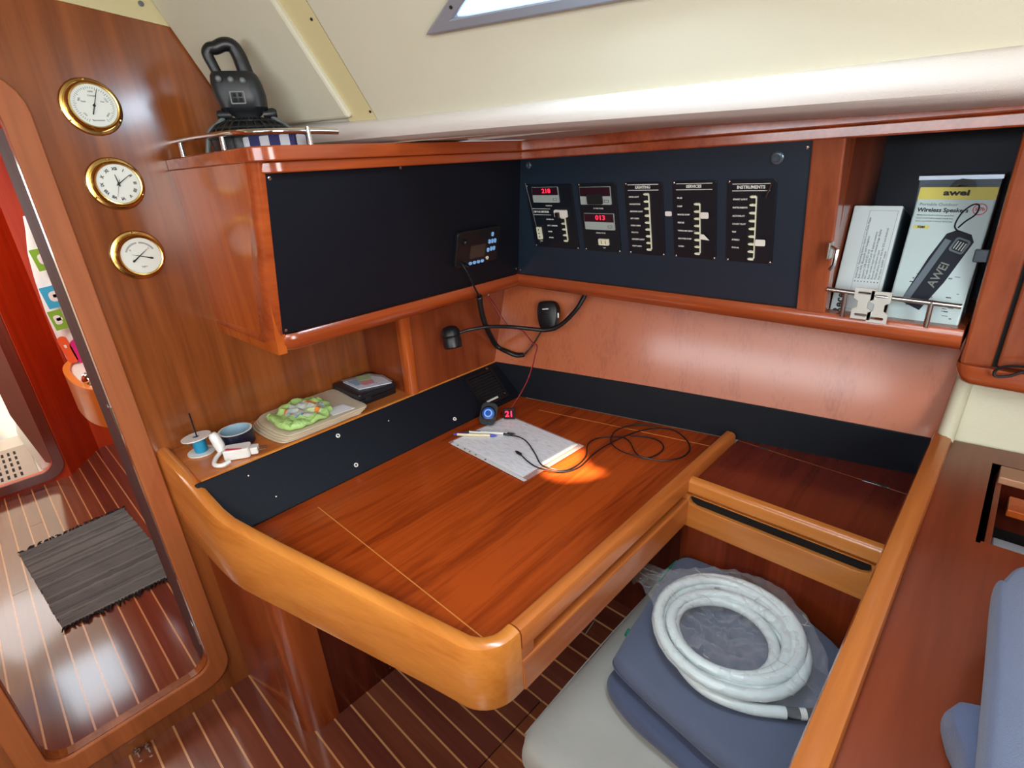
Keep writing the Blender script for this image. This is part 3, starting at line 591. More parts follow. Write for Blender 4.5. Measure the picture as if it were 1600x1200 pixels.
t.part('loose_pin', MB().tube([PR.P(.812, .256, .012), PR.P(.822, .284, .010)], .0022, 6), 'steel')
solo('loose_sticker', 'small blank white sticker on the panel between lighting and services', 'sticker', MB().prism(rrect(.563, .581, .207, .219, .003, 3), PR, .0, .0008), 'white_plastic', PR.P(.57, .21))
# marine radio on the left panel
rd = Thing('marine_radio', 'black marine radio with blue lit keys flush in the left panel', 'radio', PL.P(.61, .13))
rd.part('body', MB().prism(rrect(.535, .712, .075, .185, .012, 4), PL, 0, .014), 'black_plastic', bevel=.003)
rd.part('screen', MB().prism(rrect(.590, .652, .098, .137, .002, 2), PL, .014, .0148), 'lcd')
for i in range(4): rd.part('key', MB().prism(rrect(.588 + .0165 * i, .600 + .0165 * i, .079, .088, .004, 3), PL, .014, .017), 'key_blue')
rd.part('key', MB().lathe([(.0055, 0), (.0055, .003)], PL.sub(.664, .090, .014), 12), 'switch_white', label='round white key')
for a, b in ((.676, .164), (.666, .142), (.678, .142), (.690, .142), (.664, .116), (.677, .118), (.689, .118)):
    rd.part('key', MB().prism(rrect(a - .004, a + .004, b - .007, b + .006, .003, 3), PL, .014, .017), 'key_blue')
rd.part('knob', MB().lathe([(.008, 0), (.008, .012), (.006, .014)], PL.sub(.560, .155, .014), 16), 'black_plastic')
rd.part('plug', MB().lathe([(.007, 0), (.007, .02), (.004, .03)], PL.sub(.560, .088, .014), 12), 'black_plastic')
# hand microphone with coiled cord
FW = Fr((.371, 1.345, .90), (1, .19, 0), (0, .31, 1))
mic = Thing('radio_microphone', 'black hand microphone hanging on the ply lining, with a coiled cord to the radio', 'microphone', (.46, 1.40, 1.09))
fm = Fr((.462, 1.392, 1.090), (1, .19, .18), (-.18, .25, 1)); fm = Fr(fm.o, fm.u, fm.v)
sgm = 1 if fm.n.y < 0 else -1
mo = [(-.026, .040), (-.014, .046), (.020, .043), (.033, .028), (.034, .008), (.026, -.030), (.012, -.040), (-.014, -.038), (-.026, -.020), (-.031, .012)]
mo = [(p.x * 1.25, p.y * 1.25) for p in closed_spline([(a, b, 0) for a, b in mo], 3)]
mbm = MB(); nn = len(mo)
secs = [[fm.P(a * s, b * s, sgm * c) for a, b in mo] for s, c in ((1, -.010), (1.0, .008), (.96, .014), (.86, .017))]
mic.part('shell', mbm.sweep(secs), 'black_plastic')
for i in range(6): mic.part('slot', MB().box(-.018, .016, .004 - .006 * i, .0055 - .006 * i, sgm * .0165 if sgm > 0 else -.0185, .0185 if sgm > 0 else -.0165, fm), 'dark_plastic')
mic.part('badge', MB().box(-.012, .012, .026, .030, *( (.017, .0188) if sgm > 0 else (-.0188, -.017)), fm), 'print_white')
mic.part('clip', MB().box(.032, .044, -.006, .012, *((-.004, .006) if sgm > 0 else (-.006, .004)), fm), 'steel', bevel=.001)
cp = [(0.435, 1.037, 1.332), (0.444, 1.05, 1.302), (0.446, 1.07, 1.256), (0.436, 1.095, 1.225)]
co1 = spline(cp, 6); mic.part('cord', MB().tube(co1, .003, 8), 'black_plastic')
cp2 = spline([(0.436, 1.095, 1.225), (0.414, 1.117, 1.181), (0.380, 1.159, 1.117), (0.30, 1.262, 1.021), (0.273, 1.315, 0.966), (0.31, 1.33, 0.948), (0.355, 1.33, 0.944), (0.385, 1.335, 0.950)], 10)
# resample and wind a helix around the path
def coil(path, R, r, pitch):
    L = [0];
    for a, b in zip(path[:-1], path[1:]): L.append(L[-1] + (b - a).length)
    N = int(L[-1] / pitch * 10); out = []; j = 0; a = (path[1] - path[0]).orthogonal().normalized()
    for i in range(N + 1):
        s = L[-1] * i / N
        while j < len(path) - 2 and L[j + 1] < s: j += 1
        t = (s - L[j]) / max(1e-9, L[j + 1] - L[j]); p = path[j].lerp(path[j + 1], t); T = (path[j + 1] - path[j]).normalized()
        a = (a - T * a.dot(T)).normalized(); b = T.cross(a); w = 2 * math.pi * i / 10
        out.append(p + (a * math.cos(w) + b * math.sin(w)) * R)
    return out
mic.part('coiled_cord', MB().tube(coil(cp2, .0068, .0022, .0056), .0027, 5), 'black_plastic')
mic.part('cord', MB().tube(spline([(0.385, 1.335, 0.950), (0.402, 1.345, 0.968), (0.420, 1.362, 1.000), (0.446, 1.382, 1.052)], 6), .0032, 8), 'black_plastic')
# gooseneck lamp
gl = Thing('gooseneck_lamp', 'black flexible gooseneck reading lamp reaching from under the panel rail', 'lamp', (.58, 1.46, 1.17))
gl.part('base', MB().lathe([(.014, 0), (.014, .01), (.009, .022)], Fr((.582, 1.455, 1.196), (1, 0, 0), (0, -1, 0)), 16), 'black_plastic')
gp = [(0.582, 1.455, 1.18), (0.569, 1.415, 1.128), (0.552, 1.35, 1.087), (0.530, 1.30, 1.078), (0.50, 1.26, 1.087), (0.462, 1.21, 1.1), (0.429, 1.14, 1.114), (0.397, 1.08, 1.114), (0.377, 1.05, 1.108)]
gpp = spline(gp, 8); gl.part('arm', MB().tube(gpp, [.0085 - .0040 * i / len(gpp) for i in range(len(gpp))], 10), 'black_plastic')
fh = Fr((.352, 1.043, 1.060), (1, 0, 0), (0, 1, 0.0)); 
gl.part('head', MB().lathe([(.026, 0), (.031, .004), (.031, .030), (.0285, .036), (.033, .042), (.031, .056), (.022, .068), (.006, .073)], Fr((.352, 1.040, 1.055), (.93, -.2, .22), (.2, .97, .0)), 20), 'black_plastic')
# red and black power lead
wl = Thing('power_lead', 'thin red and black wire hanging from the side panel down to the table', 'wire', (.25, 1.3, 1.16))
wp = [(0.252, 1.303, 1.16), (0.256, 1.328, 1.122), (0.285, 1.345, 1.059), (0.312, 1.352, 1.036), (0.365, 1.355, 1.033), (0.416, 1.35, 0.999), (0.447, 1.34, 0.994), (0.448, 1.325, 0.959), (0.452, 1.30, 0.915), (0.456, 1.27, 0.880), (0.457, 1.23, 0.845), (0.440, 1.215, 0.81), (0.425, 1.20, 0.784), (0.418, 1.165, 0.790)]
wp = spline(wp, 6); wl.part('red_wire', MB().tube(wp, .0022, 6), 'wire_red'); wl.part('black_wire', MB().tube([p + V((.0028, 0, .001)) for p in wp], .0014, 6), 'black_plastic')
wl.part('cable_tie', MB().tube([(0.250, 1.305, 1.175), (0.258, 1.305, 1.168), (0.250, 1.305, 1.158)], .002, 6), 'white_plastic')

# ------------------------------------------------------------------ right end: cubby contents, galley cupboard
def lean(y0, z): return y0 + .26 * (z - 1.245)
FB = Fr((1.40, 1.355, 1.246), (1, 0, 0), (0, .26, 1))
wbx = Thing('white_carton', 'white carton with fine printed specification text, leaning in the cubby', 'box', (1.38, 1.38, 1.246))
fw = Fr((1.338, 1.360, 1.246), (1, 0, 0), (-.035, .26, 1))
wbx.part('carton', MB().box(0, .090, 0, .232, -.16, 0, fw), 'box_white', bevel=.002)
wbx.part('carton_side', MB().box(.0902, .0908, .004, .228, -.155, -.004, fw), 'box_side', label='grey printed side')
wbx.part('frame_line', ring(rrect(.032, .084, .008, .222, .002, 2), rrect(.0325, .0835, .0085, .2215, .002, 2), fw, 0, .0004), 'ink_soft')
lines = ['Android 8.1 Operating System Quad Core Media Player', 'Built in WiFi. Bluetooth and Navigation', 'Supports USB and SD card', 'FM radio with RDS and 18 station memory', 'Rear camera input with reverse image display', 'External microphone input', 'Mobile phone mirror link for IOS and Android', 'Aux input, 4x50W output']
for i, w in enumerate(lines):
    wbx.part('bullet', MB().lathe([(.0012, 0), (.0012, .0004)], fw.sub(.036 + .0062 * i, .070, .0), 8), 'ink')
    wbx.text(w, fw.sub(.036 + .0062 * i, .076, .0, math.pi / 2), .0058, 'ink', align='LEFT', depth=.0002)
wbx.text('Rece', fw.sub(.016, -.006, .0, math.pi / 2), .024, 'ink', align='LEFT', depth=.0002, bold=.0008)
sbx = Thing('speaker_carton', 'tall printed carton with a yellow top, showing a black portable speaker', 'box', (1.5, 1.38, 1.246))
fs = Fr((1.447, 1.352, 1.246), (1, 0, 0), (-.022, .26, 1)); fs = Fr(fs.o, (1, 0, -.01), (-.022, .26, 1))
sbx.part('carton', MB().box(0, .125, 0, .270, -.06, 0, fs), 'box_print', bevel=.003)
sbx.part('yellow_band', MB().box(.001, .124, .246, .2695, 0, .0005, fs), 'label_yellow')
sbx.text('awei', fs.sub(.062, .2585, .0005), .015, 'ink', bold=.0006, sx=1.5)
sbx.text('Portable Outdoor', fs.sub(.007, .236, 0), .0085, 'ink_soft', align='LEFT')
sbx.text('Wireless Speakers', fs.sub(.006, .225, 0), .0110, 'ink', align='LEFT', bold=.0003)
for i in range(3): sbx.text('stereo sound built in battery hands free', fs.sub(.007, .215 - .006 * i, 0), .0038, 'ink_soft', align='LEFT')
sbx.part('badge', MB().prism(rrect(.006, .034, .188, .194, .003, 3), fs, 0, .0005), 'label_yellow'); sbx.text('Y280', fs.sub(.02, .191, .0005), .006, 'ink', bold=.0003)
rg = [(.105 + .011 * math.cos(a), .228 + .011 * math.sin(a)) for a in [2 * math.pi * i / 20 for i in range(20)]]; ri = [(.105 + .0095 * math.cos(a), .228 + .0095 * math.sin(a)) for a in [2 * math.pi * i / 20 for i in range(20)]]
sbx.part('round_mark', ring(rg, ri, fs, 0, .0006), 'ring_red'); sbx.text('5/7h', fs.sub(.105, .228, 0), .0085, 'ring_red', bold=.0003)
fp = fs.sub(.048, .062, 0, -.34); K2 = lambda P_: [(a * 1.12, b * 1.1) for a, b in P_]
pic = sbx.part('speaker_picture', MB().prism(K2([(-.017, -.028), (-.022, .06), (-.021, .106), (-.010, .118), (.012, .118), (.022, .108), (.023, .03), (.018, -.030)]), fp, 0, .0006), 'print_dark', label='printed picture of a black speaker')
sbx.part('grey_side', MB().prism(K2([(-.017, -.025), (-.018, .098), (-.008, .098), (-.006, -.025)]), fp, .0006, .0009), 'box_side', parent=pic)
sbx.part('control_plate', ring([(a * 1.12, b * 1.1) for a, b in rrect(-.004, .019, .082, .108, .004, 2)], [(a * 1.12, b * 1.1) for a, b in rrect(-.001, .016, .085, .105, .003, 2)], fp, .0006, .001), 'box_side', parent=pic)
for i in range(4): sbx.part('grille_line', MB().box(.001 + .0046 * i, .003 + .0046 * i, .096, .112, .0006, .001, fp), 'display_grey', parent=pic)
sbx.text('AWEI', fp.sub(.009, .042, .0006, math.pi / 2 + .05), .021, 'ink_soft', parent=pic, bold=.0003)
sbx.part('strap_picture', MB().tube([fs.P(a, b, .0006) for a, b in [(p.x, p.y) for p in spline([(.083, .184, 0), (.074, .196, 0), (.079, .220, 0), (.092, .236, 0), (.102, .235, 0), (.101, .219, 0), (.088, .204, 0), (.080, .192, 0)], 5)]], .0015, 5), 'print_dark')
for i in range(26):
    a = random.uniform(.02, .12); b = random.uniform(.012, .055) if i < 18 else random.uniform(.06, .12)
    sbx.part('splash_print', MB().prism(rrect(a, a + random.uniform(.003, .010), b, b + random.uniform(.001, .003), .0004, 1), fs, 0, .0004), 'box_side' if i % 2 else 'ink')
sbx.part('hang_tab', MB().prism([(.040, .268), (.052, .287), (.062, .291), (.078, .289), (.092, .268), (.082, .268), (.074, .279), (.060, .279), (.054, .268)], fs, -.030, -.026), 'black_plastic')
bkb = Thing('silver_carton', 'dark carton with a silver top edge standing behind the speaker carton', 'box', (1.5, 1.48, 1.246))
bkb.part('carton', MB().box(1.440, 1.572, 1.47, 1.57, 1.243, 1.518), 'box_side'); bkb.part('silver_edge', MB().box(1.438, 1.574, 1.466, 1.575, 1.518, 1.526), 'aluminium')
fr1 = Thing('cubby_guard_rail', 'stainless guard rail across the cubby, with two slotted catches', 'rail', (1.45, 1.31, 1.25))
fr1.part('bar', MB().tube([(1.338, 1.312, 1.304), (1.45, 1.308, 1.300), (1.572, 1.312, 1.296)], .0052, 10), 'steel')
for x in (1.375, 1.525): fr1.part('stanchion', MB().tube([(x, 1.312, 1.248), (x, 1.310, 1.300)], .005, 10), 'steel')
for x, dz in ((1.412, .004), (1.442, 0)):
    cf = Fr((x, 1.300, 1.247 + dz), (1, 0, 0), (0, 0, 1))
    Hh = [(-.018, 0), (.018, 0), (.018, .020), (.009, .025), (.009, .039), (.018, .044), (.018, .066), (-.018, .066), (-.018, .044), (-.009, .039), (-.009, .025), (-.018, .020)]
    c = fr1.part('catch', holed(Hh, [rrect(-.012, .012, .006, .012, .0028, 3), rrect(-.012, .012, .053, .059, .0028, 3)], cf, 0, .004), 'catch_metal', label='slotted bright metal catch')
gc = Thing('galley_cupboard', 'cherry wall cupboard with a door above the galley, cut by the right edge', 'cabinet', (1.8, 1.4, 1.13))
gc.part('carcass', MB().hexa([V((1.60, 1.40, 1.135)), V((2.3, 1.40, 1.135)), V((2.3, 1.72, 1.135)), V((1.60, 1.72, 1.135)), V((1.60, 1.30, 1.606)), V((2.3, 1.30, 1.606)), V((2.3, 1.72, 1.606)), V((1.60, 1.72, 1.606))]), 'niche_wood')
def gp_(x0, x1, z0, z1, d=.018, y0=1.372):
    f = lambda z: y0 - .19 * (z - 1.135)
    return MB().hexa([V((x0, f(z0), z0)), V((x1, f(z0), z0)), V((x1, f(z0) + d, z0)), V((x0, f(z0) + d, z0)), V((x0, f(z1), z1)), V((x1, f(z1), z1)), V((x1, f(z1) + d, z1)), V((x0, f(z1) + d, z1))])
gc.part('stile', gp_(1.590, 1.640, 1.165, 1.606, .05), 'cabinet_wood_veiled', bevel=.006)
gc.part('gap', gp_(1.638, 1.65, 1.165, 1.606, .03, 1.38), 'gap_black')
dr = gc.part('door', gp_(1.647, 2.25, 1.172, 1.606, .018), 'cabinet_wood_veiled', bevel=.004)
bsec = []
for x, ins in ((1.586, .03), (1.590, .018), (1.600, .006), (1.615, 0), (1.8, 0), (2.3, 0)):
    z0, z1 = 1.122 + ins, 1.168
    bsec.append([V((x, 1.355 + ins * .6, z1)), V((x, 1.352 + ins * .6, (z0 + z1) / 2)), V((x, 1.360 + ins * .6, z0 + .008)), V((x, 1.375 + ins * .4, z0)), V((x, 1.70, z0)), V((x, 1.70, z1))])
gc.part('bottom_rail', MB().sweep(bsec), 'cabinet_railx')
solo('cord_loop', 'black cord loop poking out below the cupboard door', 'cord', MB().tube(spline([(1.70, 1.345, 1.188), (1.665, 1.343, 1.184), (1.648, 1.342, 1.172), (1.650, 1.342, 1.160), (1.668, 1.342, 1.164), (1.69, 1.342, 1.178), (1.72, 1.345, 1.180)], 6), .0028, 6), 'black_plastic', (1.66, 1.345, 1.17))

# galley worktop
gw = Thing('galley_worktop', 'dark cherry galley worktop with a pale raised fiddle and an open icebox hatch', 'worktop', (1.9, .9, .9))
gw.part('worktop', holed([(1.612, -.4), (2.6, -.4), (2.6, 1.62), (1.612, 1.512)], [[(1.697, 1.108), (2.15, 1.108), (2.15, 1.432), (1.697, 1.432)]], WORLD, .905, .93), 'counter_wood')
def fid(y): return [V((x, y, z)) for x, z in ((1.574, .86), (1.612, .86), (1.612, .938), (1.609, .944), (1.600, .948), (1.586, .948), (1.577, .943), (1.574, .934))]
gw.part('fiddle', MB().sweep([fid(-.4), fid(1.505)]), 'fiddle_wood', label='pale rounded fiddle along the seat side')
gw.part('side_panel', MB().box(1.578, 1.608, -.4, 1.50, .0, .86), 'deep_wood')
gw.part('hatch_lining', MB().box(1.690, 1.697, 1.10, 1.44, .78, .93).box(1.69, 2.15, 1.432, 1.44, .78, .93).box(1.69, 2.15, 1.10, 1.108, .78, .905), 'deep_wood')
gw.part('hatch_floor', MB().box(1.69, 2.15, 1.10, 1.44, .77, .78), 'gap_black')
gw.part('hatch_step', MB().box(1.703, 1.712, 1.108, 1.44, .80, .915), 'counter_wood')
solo('wooden_board', 'pale wooden board lying over the back of the open icebox hatch', 'board', MB().box(1.704, 2.12, 1.378, 1.436, .915, .932), 'pale_wood', (1.9, 1.41, .915), bevel=.003)
solo('wooden_batten', 'reddish wooden batten a step lower inside the icebox hatch', 'board', MB().box(1.727, 2.12, 1.285, 1.345, .895, .912), 'cabinet_wood', (1.9, 1.31, .895), bevel=.003)
solo('steel_basin', 'bluish metal basin edge inside the icebox hatch', 'basin', MB().hexa([V((1.714, 1.112, .80)), V((2.14, 1.112, .80)), V((2.14, 1.215, .80)), V((1.714, 1.215, .80)), V((1.714, 1.112, .905)), V((2.14, 1.112, .905)), V((2.14, 1.212, .885)), V((1.714, 1.212, .885))]), 'basin_grey', (1.9, 1.15, .80), bevel=.004)
o1 = closed_spline([(1.724, .20, 0), (1.712, .48, 0), (1.714, .58, 0), (1.734, .68, 0), (2.2, .72, 0), (2.2, .15, 0)], 5)
c = Thing('galley_cushion', 'blue-grey seat cushion on the worktop at the right edge, the lower of two', 'cushion', (1.95, .5, .93), 'cushions on the galley worktop')
c.part('cover', puff(MB(), [(p.x, p.y) for p in o1], .932, .985, .012, .004, .003, seed=3), 'cushion_blue_dark')
o2 = closed_spline([(1.730, .06, 0), (1.724, .36, 0), (1.719, .62, 0), (1.712, .84, 0), (1.716, .86, 0), (1.736, .915, 0), (1.79, .935, 0), (2.1, .95, 0), (2.18, .90, 0), (2.18, .02, 0)], 5)
c = Thing('galley_cushion', 'blue-grey seat cushion on the worktop at the right edge, the upper of two', 'cushion', (1.95, .65, .985), 'cushions on the galley worktop')
c.part('cover', puff(MB(), [(p.x, p.y) for p in o2], .986, 1.035, .012, .004, .003, seed=5), 'cushion_blue')

# ------------------------------------------------------------------ seat locker and seat
sl = Thing('seat_locker', 'side locker with a hinged dark red lid and a pale slotted front', 'cabinet', (1.35, 1.35, 0))
ZL = .783
sl.part('lid', MB().prism([(1.130, 1.180), (1.572, 1.180), (1.572, 1.455), (1.130, 1.475)], WORLD, ZL - .016, ZL), 'lid_wood', bevel=.001)
sl.part('fixed_top', MB().prism([(1.130, 1.479), (1.572, 1.459), (1.572, ytab(1.572)), (1.130, ytab(1.13))], WORLD, ZL - .016, ZL), 'lid_wood')
sl.part('lid_gap', MB().prism([(1.130, 1.474), (1.572, 1.454), (1.572, 1.461), (1.130, 1.481)], WORLD, ZL - .015, ZL - .002), 'holly')
for x0, x1 in ((1.195, 1.222), (1.462, 1.522)):
    yy = 1.477 - .045 * (x0 - 1.13)
    h = sl.part('hinge', MB().box(x0, x1, yy - .004, yy + .003, ZL - .004, ZL + .0006), 'chrome', label='chrome hinge knuckle')
def fprof(x): return [V((x, y, z)) for y, z in ((1.190, .759), (1.166, .759), (1.162, .764), (1.162, .790), (1.165, .797), (1.172, .801), (1.184, .801), (1.190, .796))]
sl.part('front_rail', MB().sweep([fprof(1.104), fprof(1.574)]), 'drawer_wood', label='pale rounded rail at the front')
sl.part('drawer_front', holed([(1.104, .652), (1.574, .652), (1.574, .754), (1.104, .754)], [[(1.150, .722), (1.136, .727), (1.130, .737), (1.134, .7525), (1.548, .7525), (1.552, .737), (1.546, .727), (1.532, .722)]], Fr((0, 1.164, 0), (1, 0, 0), (0, 0, 1)), -.018, 0), 'drawer_wood', bevel=.002)
sl.part('slot_backing', MB().box(1.11, 1.57, 1.176, 1.184, .70, .757), 'gap_black', label='dark pull slot')
sl.part('front_panel', MB().box(1.104, 1.574, 1.192, 1.21, .0, .655), 'pedestal_wood')
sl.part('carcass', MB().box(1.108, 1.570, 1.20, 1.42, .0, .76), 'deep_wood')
st = Thing('bench_base', 'dark wooden box base of the navigator seat', 'seat base', (1.32, .8, 0))
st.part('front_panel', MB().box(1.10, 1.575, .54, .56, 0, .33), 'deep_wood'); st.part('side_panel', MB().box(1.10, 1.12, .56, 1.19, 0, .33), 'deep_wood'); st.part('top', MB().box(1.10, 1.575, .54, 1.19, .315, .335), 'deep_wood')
g1 = closed_spline([(1.072, .54, 0), (1.062, .60, 0), (1.060, .85, 0), (1.060, 1.12, 0), (1.075, 1.175, 0), (1.30, 1.180, 0), (1.560, 1.175, 0), (1.570, 1.10, 0), (1.570, .60, 0), (1.560, .525, 0), (1.35, .515, 0), (1.12, .512, 0)], 5)
c = Thing('seat_cushion', 'light grey suede bench cushion under the blue cushions', 'cushion', (1.32, .85, .335))
c.part('cover', puff(MB(), [(p.x, p.y) for p in g1], .336, .438, .026, .004, .004, 5, 2), 'grey_suede')
c.part('seam', MB().tube([(p.x + (.009 if p.x < 1.2 else -.009), p.y, .430) for p in closed_spline([(1.066, .55, 0), (1.058, .85, 0), (1.063, 1.14, 0)], 8)[:17]], .0018, 5), 'grey_suede')
b1 = closed_spline([(1.150, .80, 0), (1.160, .735, 0), (1.24, .700, 0), (1.33, .690, 0), (1.42, .685, 0), (1.52, .69, 0), (1.56, .74, 0), (1.566, .90, 0), (1.555, 1.06, 0), (1.48, 1.12, 0), (1.30, 1.15, 0), (1.16, 1.12, 0), (1.145, .95, 0)], 5)
c = Thing('blue_cushion', 'blue-grey folded cushion directly on the grey seat, lower of the pair', 'cushion', (1.36, .9, .44), 'blue cushions on the seat')
c.part('cover', puff(MB(), [(p.x, p.y) for p in b1], .441, .490, .02, .004, .006, 6, 12), 'cushion_blue_dark')
b2 = closed_spline([(1.132, .95, 0), (1.150, .80, 0), (1.168, .755, 0), (1.25, .735, 0), (1.34, .722, 0), (1.45, .708, 0), (1.53, .72, 0), (1.560, .80, 0), (1.566, .95, 0), (1.556, 1.08, 0), (1.52, 1.13, 0), (1.40, 1.175, 0), (1.28, 1.188, 0), (1.16, 1.185, 0), (1.120, 1.165, 0), (1.115, 1.10, 0)], 5)
c = Thing('blue_cushion', 'blue-grey cushion carrying the bagged hose, upper of the pair', 'cushion', (1.36, .95, .49), 'blue cushions on the seat')
c.part('cover', puff(MB(), [(p.x, p.y) for p in b2], .491, .548, .024, .006, .006, 5, 21), 'cushion_blue')
c.part('piping', MB().tube(spline([(1.112, 1.06, .520), (1.110, 1.11, .524), (1.114, 1.155, .526)], 5), .0035, 6), 'green_piping', label='green piping at the corner')
c.part('piping', MB().tube([(1.134, .872, .512), (1.137, .852, .512)], .0045, 6), 'green_piping')
c.part('seam', MB().tube([(p.x, p.y, .515) for p in closed_spline([(p.x, p.y, 0) for p in b2[::5]], 5)[:60]], .002, 5), 'cushion_blue_dark')
# coiled hose in a clear bag
hs = Thing('coiled_hose', 'white hose coiled in several loops, inside the clear bag', 'hose', (1.35, .97, .555))
pts = []; cx0, cy0 = 1.334, .950
NL = 7
for i in range(NL * 20 + 1):
    a = 2 * math.pi * i / 20 + 2.4; k_ = i / 20
    R = (.148, .112, .130, .096, .156, .120, .142, .154)[int(k_) % 8] * (1 - (k_ % 1)) + (.148, .112, .130, .096, .156, .120, .142, .154)[(int(k_) + 1) % 8] * (k_ % 1)
    zz = .570 + .0100 * ((k_ * 1.7) % 4.2 if (k_ * 1.7) % 4.2 < 2.1 else 4.2 - (k_ * 1.7) % 4.2) * 1.4
    pts.append(V((cx0 + .010 * math.sin(k_ * 2.1) + R * 1.06 * math.cos(a), cy0 + .008 * math.cos(k_ * 3.3) + R * 1.02 * math.sin(a), zz)))
pts = spline(pts[::2], 3); hs.part('loops', MB().tube(pts, .0122, 12), 'hose_white')
tail = spline([(1.255, .850, .575), (1.31, .808, .572), (1.37, .795, .570), (1.44, .815, .568), (1.500, .853, .567)], 6); hs.part('tail', MB().tube(tail, .0118, 12), 'hose_white')
hs.part('end_sleeve', MB().tube([(1.500, .853, .567), (1.520, .868, .567)], .0115, 12), 'dark_plastic', label='dark end sleeve'); hs.part('end_band', MB().tube([(1.520, .868, .567), (1.530, .8755, .567)], .0112, 12), 'white_plastic')
hs.part('end_sleeve', MB().tube([(1.530, .8755, .567), (1.550, .890, .567)], .0112, 12), 'dark_plastic')
hs.part('end_cap', MB().lathe([(.008, 0), (.010, .004), (.010, .014)], Fr((1.262, 1.055, .583), (0, 1, .2), (0, -.2, 1)), 12), 'grey_plastic')
bg = Thing('clear_bag', 'crumpled clear plastic bag around the hose coil', 'bag', (1.34, .97, .55))
bo = closed_spline([(1.090, .985, 0), (1.115, .955, 0), (1.180, .900, 0), (1.215, .840, 0), (1.29, .785, 0), (1.40, .768, 0), (1.50, .820, 0), (1.562, .888, 0), (1.552, .925, 0), (1.520, 1.03, 0), (1.45, 1.115, 0), (1.385, 1.162, 0), (1.29, 1.160, 0), (1.19, 1.095, 0), (1.125, 1.030, 0)], 7)
n = len(bo); vs = []; R_ = 34
for j in range(R_ + 1):
    t = j / R_
    for p in bo:
        x = 1.34 + (p.x - 1.34) * t; y = .968 + (p.y - .968) * t; r = math.hypot(x - cx0, y - cy0)
        h = .604 - .030 * max(0, (r - .15) / .10) - .022 * math.exp(-((r) / .07) ** 2)
        u1 = noise.noise(V((x * 26, y * 26, 3))); u2 = noise.noise(V((x * 55 + u1 * 2, y * 55, 8))); h += .010 * (1 - abs(u1) * 4) * .6 + .007 * (1 - abs(u2) * 4) * .5
        h = max(h, .560 + .002 * t); vs.append(V((x + .004 * noise.noise(V((x * 40, y * 40, 1))), y + .004 * noise.noise(V((x * 40, y * 40, 5))), h)))
mb = MB(); mb.add(vs, [(i * n + k2, i * n + (k2 + 1) % n, (i + 1) * n + (k2 + 1) % n, (i + 1) * n + k2) for i in range(R_) for k2 in range(n)], True)
bg.part('film', mb, 'clear_bag')
mb = MB()
for i in range(12):                                      # creases of the film
    a = random.uniform(0, 6.28); r = random.uniform(.10, .18); x, y = cx0 + r * math.cos(a), cy0 + r * math.sin(a); d = random.uniform(0, 6.28); l = random.uniform(.01, .035)
    hh = lambda r: .609 - .030 * max(0, (r - .15) / .10)
    mb.tube(spline([(x, y, hh(r)), (x + l * .5 * math.cos(d), y + l * .5 * math.sin(d), hh(r) + .002), (x + l * math.cos(d + .5), y + l * math.sin(d + .5), hh(r))], 3), .0004, 4)
bg.part('crease', mb, 'white_gloss', stuff=True)
# gathered neck of the bag
vs = []
for j in range(6):
    for i in range(13):
        t = i / 12; s = j / 5
        x = 1.125 - .045 * s + (t - .5) * (.10 - .06 * s) * .6; y = 1.00 + (t - .5) * (.10 - .05 * s) - .01 * s
        vs.append(V((x, y, .575 + .02 * s + .008 * math.sin(t * 19 + s * 2))))
mb = MB(); mb.add(vs, [(j * 13 + i, j * 13 + i + 1, (j + 1) * 13 + i + 1, (j + 1) * 13 + i) for j in range(5) for i in range(12)], True); bg.part('neck', mb, 'clear_bag')

